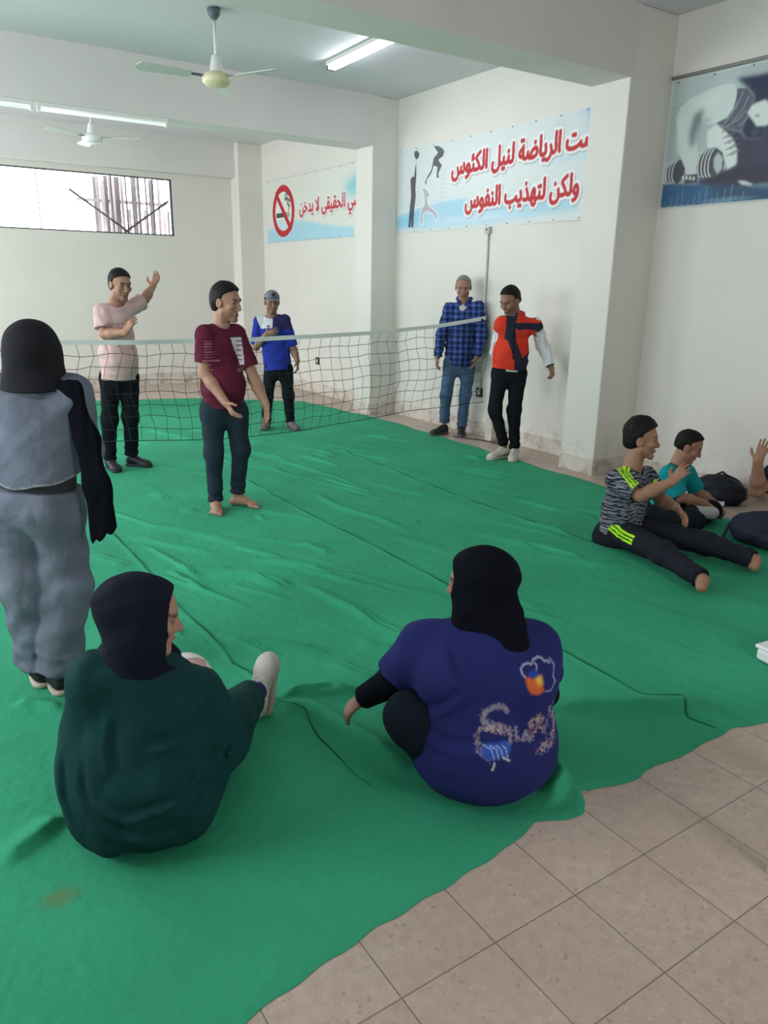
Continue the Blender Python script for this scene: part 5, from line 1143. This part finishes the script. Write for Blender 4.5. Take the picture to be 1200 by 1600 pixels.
jk = U(.06, rc(F.T(0, -.15, 0, 'neck'), F.T(0, .10, -.01), .170, .172, F.f, .74), U(.03, rc(F.J['shL'], F.T(0, -.05, 0, 'neck'), .066, .075), rc(F.J['shR'], F.T(0, -.05, 0, 'neck'), .066, .075)),
       rc(F.J['shR'], F.J['elR'], .068, .066), rc(F.J['elR'], F.J['wrR'], .064, .05), rc(F.J['shL'], F.J['elL'], .068, .066), rc(F.J['elL'], F.J['wrL'], .064, .05))
jk = FOLD(jk, .009, (5, 5, 7), 15)
jk = (lambda X, f=jk, p=V3(F.T(0, .045, 0)), u=V3(F.u), r=V3(F.r), ff=V3(F.f): smax(f(X), -((X - p) @ u) + .35 * np.maximum(0, (X - p) @ r - .02) + .006 * np.sin(((X - p) @ r) * 40), .004) if True else 0)
jk = SUB(jk, rc(F.H(0, -.02, -.1), F.T(0, -.04, 0, 'neck'), .075, .082), .01)
def colj(X):
    d = X - F.T(0, .045, 0); a = d @ F.r; g = d @ F.u - .35 * np.maximum(0, a - .02) - .006 * np.sin(a * 40); C = np.tile((.15, .175, .225), (len(X), 1)); C[np.abs(g) < .009] = (.36, .37, .38); return C
jo = F.wear('jacket', jk, .0055, cloth_mat('grey_denim', (.15, .17, .22), attr=True, var=.2, bump2=.5, b2scale=10), colj)
nk = [F.T(.10 * math.cos(t), -.012 + .012 * math.sin(t * 2), -.005 + .095 * math.sin(t), 'neck') for t in np.linspace(PI * .95, PI * 2.05, 16)]
MB().tube([tuple(p - F.base) for p in nk], .016, 8).build('collar', M_denim, jo, True)
F.wear('dark_vest', CUT(CUT(rc(F.T(0, .2, 0), F.T(0, -.02, 0), .148, .150, F.f, .76), F.T(0, -.035, 0), -F.u), F.T(0, .2, 0), F.u), .007, cloth_mat('dark_grey_vest', (.05, .052, .062)))
F.wear('jeans', F.trousers(rt=.112, rk=.098, ra=.088, rh=.152, sq=.85, waist=.03, cuff=.96, fold=.011, bunch=.004, butt=.03), .006, M_denim)
for s_ in 'LR': F.shoe(s_, M_shoed, M_sole, ln=.24)
# ---- woman in dark green
F = Fig('green', D(.95, .25, -.16), .96)
standard(F, .006, 'person in a dark green robe and navy headscarf, sitting seen from behind', [F.arm('R'), F.arm('L', thumb=-1)], beard=0, skin=(.42, .23, .16), brow=(.06, .04, .03))
F.eyes(F.root)
J = F.J; M_robe = cloth_mat('dark_green_robe', (.006, .042, .044), var=.12, bump2=.5, b2scale=7)
P0 = J['pelvis']
hip = U(.06, ell(P0 + UP * .040, (.246, .220, .185), (CR, CF, UP)), ell(P0 + UP * .17 + CF * .03, (.235, .19, .17), (CR, CF, UP)))
ch = U(.08, rc(P0 + UP * .12 + CF * .03, F.T(0, -.17, -.01, 'neck'), .215, .170, CF, .80), U(.04, rc(J['shL'] - UP * .02, F.T(0, -.055, 0, 'neck'), .078, .080), rc(J['shR'] - UP * .02, F.T(0, -.055, 0, 'neck'), .072, .080)))
arms_ = U(.04, rc(J['shL'] - UP * .02, J['elL'] + CR * .02, .080, .080), rc(J['elL'] + CR * .02, J['wrL'], .078, .055), rc(J['shR'], J['elR'], .084, .082), rc(J['elR'], J['wrR'], .080, .055))
skirt = U(.09, rc(J['hipR'], J['knR'], .135, .105), rc(J['knR'] - UP * .02, J['knR'] + (J['anR'] - J['knR']) * .70 + UP * .02, .110, .080), rc(J['hipL'], J['knL'], .135, .10), rc(J['knL'], J['anL'], .10, .07))
rb = U(.05, U(.08, hip, ch), arms_); rb = U(.035, rb, skirt)
rb = CREASE(rb, .010, (3.0, 3.0, 2.2), 31); rb = CREASE(rb, .006, (5.5, 5.5, 3), 34)
rb = GROOVE(rb, F, [[(-.115, .24), (-.107, .127), (-.063, .059), (.01, .007), (.10, -.01)], [(-.078, .13), (.01, .068), (.126, .093), (.21, .16)], [(.19, .175), (.24, .115), (.275, .17)], [(.05, .25), (.13, .255), (.22, .285)], [(-.19, .20), (-.17, .08), (-.12, .0)], [(.06, -.03), (.16, .0), (.23, .07)], [(-.02, .33), (-.03, .25), (-.01, .17)]], .010, .014)
rb = CUT(rb, (0, 0, .007), -UP, .01)
e_ = J['knR'] + (J['anR'] - J['knR']) * .78
rb = CUT(rb, e_ + UP * .04, nrm(J['anR'] - J['knR']) * 1.0, .008) if False else rb
rb = SUB(rb, rc(F.H(0, -.02, -.09), F.T(0, -.03, 0, 'neck'), .066, .075), .01)
F.wear('robe', rb, .0075, M_robe)
scarf(F, back=.016, puff=.016, drape=.108, m=cloth_mat('navy_headscarf', (.007, .009, .020), bump2=.3), h=.006, face=.074)
dv = D(.10, .25, 1.0); uv = D(-.55, -.83, .1)
F.shoe('R', M_shoe, M_sole, laces=M_lace, ln=.255, h=.004, dirv=dv, upv=uv, gz=J['anR'] - UP * .035 - nrm(uv) * .055, wd=.046)
F.wear('sock', U(.01, rc(J['knR'] + (J['anR'] - J['knR']) * .75 + UP * .03, J['anR'] + UP * .02, .042, .040), rc(J['anR'] + UP * .01, J['anR'] + UP * .03, .040, .036)), .006, cloth_mat('purple_sock', (.045, .018, .16)))
# volleyball held in her lap
M_ball = [mat('ball_white', (.72, .70, .66), .5, .3), mat('ball_yellow', (.75, .50, .05), .5, .3), mat('ball_pink', (.62, .36, .34), .5, .3)]
# ---- woman in blue
F = Fig('blue', D(-.93, .36, -.10), .96)
standard(F, .006, 'person in a royal blue printed T-shirt and black headscarf, sitting seen from behind', [F.arm('R'), F.arm('L', n=D(.5, .2, -.6), thumb=-1, curl=.3)], beard=0, skin=(.30, .16, .11))
F.eyes(F.root); J = F.J; P0 = J['pelvis']
pc = Canvas(.62, .50, .002, (.016, .021, .115))
pc.line([(.155, .455), (.148, .435)], .002, (.4, .4, .5))
GL = (.36, .38, .50)
CL = [(0.44, 0.338), (0.429, 0.347), (0.426, 0.359), (0.434, 0.37), (0.449, 0.373), (0.46, 0.37), (0.466, 0.379), (0.482, 0.384), (0.495, 0.379), (0.504, 0.371), (0.514, 0.369), (0.522, 0.362)]
pc.line(CL, .0024, GL, .9, .001); pc.line([(.470, .372), (.477, .366), (.475, .354)], .0020, GL, .9, .001)
pc.line([(.525, .37), (.540, .35), (.532, .325), (.542, .305), (.525, .285), (.505, .29)], .0022, GL, .7, .001)
fl = pc.mask_poly([[(.438, .335), (.452, .340), (.462, .333), (.476, .342), (.490, .338), (.494, .315), (.500, .292), (.480, .284), (.458, .290), (.446, .308)]], .003)
pc.put(fl, (.62, .12, .03), .95); pc.put(pc.mask_poly([[(.470, .340), (.490, .338), (.496, .312), (.478, .315)]], .004), (.70, .52, .08), .9); pc.blob((.466, .345), (.022, .014), (.02, .06, .32), .9)
rs = np.random.RandomState(8)
def glit(pts, r, n, cols):
    P = np.array(pts, float); sl = np.hypot(*(P[1:] - P[:-1]).T); cu = np.concatenate([[0], np.cumsum(sl)])
    for _ in range(n):
        t = rs.rand() * cu[-1]; x = np.interp(t, cu, P[:, 0]) + rs.normal() * r * .5; y = np.interp(t, cu, P[:, 1]) + rs.normal() * r * .5
        pc.blob((x, y), (.0035, .0035), cols[rs.randint(len(cols))], .6, .8)
GC = [(.26, .25, .33), (.40, .38, .42), (.20, .19, .28), (.34, .22, .22)]
Sx = [(.385, .235), (.372, .252), (.345, .250), (.318, .236), (.310, .212), (.330, .196), (.365, .194), (.392, .182), (.398, .158), (.380, .135)]
pc.line(Sx[:6], .008, (.22, .21, .30), .7, .004); glit(Sx, .010, 260, GC)
glit([(.290, .17), (.295, .14), (.31, .12), (.33, .105)], .010, 90, GC); glit([(.30, .185), (.34, .19), (.38, .18)], .012, 90, [(.50, .22, .14), (.5, .4, .3), (.55, .5, .5)])
pc.blob((.335, .128), (.038, .028), (.03, .09, .42), .95, .3); pc.blob((.370, .135), (.030, .026), (.03, .09, .42), .9, .3)
for a in range(4): pc.line([(.31 + .02 * a, .145), (.335 + .015 * a, .135), (.345 + .014 * a, .105)], .0016, (.40, .50, .75), .8, .001)
pc.line([(.345, .095), (.342, .080), (.338, .074)], .003, (.5, .5, .55), .9); pc.line([(.372, .11), (.392, .10)], .003, (.5, .5, .55), .9)
glit([(.412, .19), (.415, .155), (.435, .148), (.445, .175), (.452, .148), (.468, .145)], .006, 130, GC)
glit([(.455, .165), (.465, .195), (.490, .205), (.485, .17), (.465, .15)], .010, 120, [(.45, .16, .10), (.5, .3, .22), (.5, .45, .45)])
glit([(.505, .205), (.50, .165), (.515, .15), (.530, .185), (.528, .23)], .008, 110, GC)
glit([(.55, .21), (.555, .16), (.545, .11), (.49, .105), (.52, .125)], .014, 220, [(.40, .28, .34), (.45, .42, .5), (.42, .20, .16)])
BAX = nrm(CR); BO = P0 - CR * .337 + UP * .015
def colb(X):
    d = X - BO; u_ = d @ BAX; v_ = d[:, 2]; C = np.tile((.016, .021, .115), (len(X), 1))
    m = (u_ > .01) & (u_ < .61) & (v_ > .01) & (v_ < .49) & (((X - P0) @ CF) < .05)
    C[m] = pc.sample(u_[m], v_[m]); return C
hip = U(.07, ell(P0 + UP * .035, (.248, .215, .175), (CR, CF, UP)), ell(P0 + UP * .12 + CF * .01, (.225, .20, .15), (CR, CF, UP)))
ch = U(.09, rc(P0 + UP * .16 + CF * .02, F.T(0, -.19, -.01, 'neck'), .200, .185, CF, .78), U(.04, rc(J['shL'] - UP * .01, F.T(0, -.055, 0, 'neck'), .078, .080), rc(J['shR'] - UP * .01, F.T(0, -.055, 0, 'neck'), .078, .080)))
roll = U(.05, rc(P0 + UP * .29 - CR * .10, P0 + UP * .29 + CR * .10, .135, .135))
tb = U(.05, U(.07, hip, ch), roll)
for s_, t_ in (('L', .93), ('R', .55)):
    a, b = J['sh' + s_], J['el' + s_]; e = a + (b - a) * t_
    tb = U(.04, tb, CUT(FOLD(rc(a, b, .088, .080), .005, (9, 9, 9), 3), e, b - a, .004))
tb = FOLD(tb, .006, (4, 4, 6), 41); tb = GROOVE(tb, F, [[(-.22, .20), (-.153, .26), (-.085, .33)], [(.23, .20), (.139, .172), (.03, .185)], [(-.20, .16), (-.10, .15), (.0, .17)], [(-.13, .43), (-.10, .36), (-.03, .30)]], .008, .016); tb = CUT(tb, (0, 0, .008), -UP, .02)
tb = SUB(tb, rc(F.H(0, -.02, -.09), F.T(0, -.03, 0, 'neck'), .066, .072), .01)
F.wear('shirt', tb, .0042, M_cloth, colb)
F.wear('undersleeve', CUT(U(.03, rc(J['shL'] + (J['elL'] - J['shL']) * .5, J['elL'], .056, .055), rc(J['elL'], J['wrL'] + (J['wrL'] - J['elL']) * .1, .055, .040)), J['wrL'], J['wrL'] - J['elL'], .003), .006, M_scarf)
F.wear('undersleeve', U(.02, rc(J['elR'], J['wrR'], .050, .034), rc(J['shR'], J['elR'], .052, .05)), .007, M_scarf)
M_navyt = cloth_mat('navy_trouser_cloth', (.008, .012, .020), spec=.08)
F.wear('trousers', CUT(FOLD(U(.05, rc(J['hipL'], J['knL'], .105, .078), rc(J['knL'], J['anL'], .078, .055), rc(J['hipR'], J['knR'], .115, .085), rc(J['knR'], J['anR'], .085, .055)), .005, (7, 7, 7), 3), (0, 0, .008), -UP, .005), .007, M_navyt)
for s_ in 'LR': F.shoe(s_, M_shoed, M_soled, ln=.24, gz=np.array((*F.J['an' + s_][:2], .008)))
scarf(F, back=.006, puff=.012, drape=.096, tail=[(F.T(.02, .0, -.05, 'neck'), F.T(.065, -.085, -.115, 'neck'), .085, .045), (F.T(-.03, .0, -.05, 'neck'), F.T(.05, -.06, -.11, 'neck'), .08, .05)], h=.0055, face=.056)
# volleyball beside the woman in green
bc = Vector((BALL[0], BALL[1], BALL[2])); R_ = .105
bt = empty('volleyball', tuple(bc)); tag(bt, 'white and yellow volleyball in front of the person in the dark green robe', 'ball')
for ax_, up_, m_ in (((1, 0, 0), (0, 1, 0), 0), ((-1, 0, 0), (0, 1, 0), 0), ((0, 1, 0), (0, 0, 1), 1), ((0, -1, 0), (0, 0, 1), 1), ((0, 0, 1), (1, 0, 0), 2), ((0, 0, -1), (1, 0, 0), 2)):
    a = Vector(ax_); u_ = Vector(up_); v_ = a.cross(u_)
    for st_ in range(3):
        V = []; n = 12; w0, w1 = -1 + st_ * 2 / 3 + .015, -1 + (st_ + 1) * 2 / 3 - .015
        for i in range(n + 1):
            for j in range(5):
                p = math.tan(PI / 4 * (-.985 + 1.97 * i / n)); q = math.tan(PI / 4 * (w0 + (w1 - w0) * j / 4)); V.append((a + u_ * p + v_ * q).normalized() * R_)
        Fq = [(i * 5 + j, i * 5 + j + 1, i * 5 + j + 6, i * 5 + j + 5) for i in range(n) for j in range(4)]
        MB().add(V, Fq).build('panel', M_ball[(m_ + (1 if st_ == 1 else 0)) % 3 if m_ != 0 else (0 if st_ != 1 else 2)], bt, True)
MB().lathe([(.103 * math.sin(t), -.103 * math.cos(t)) for t in np.linspace(.03, PI - .03, 20)], n=32).build('bladder', mat('seam_grey', (.12, .11, .10)), bt, True)
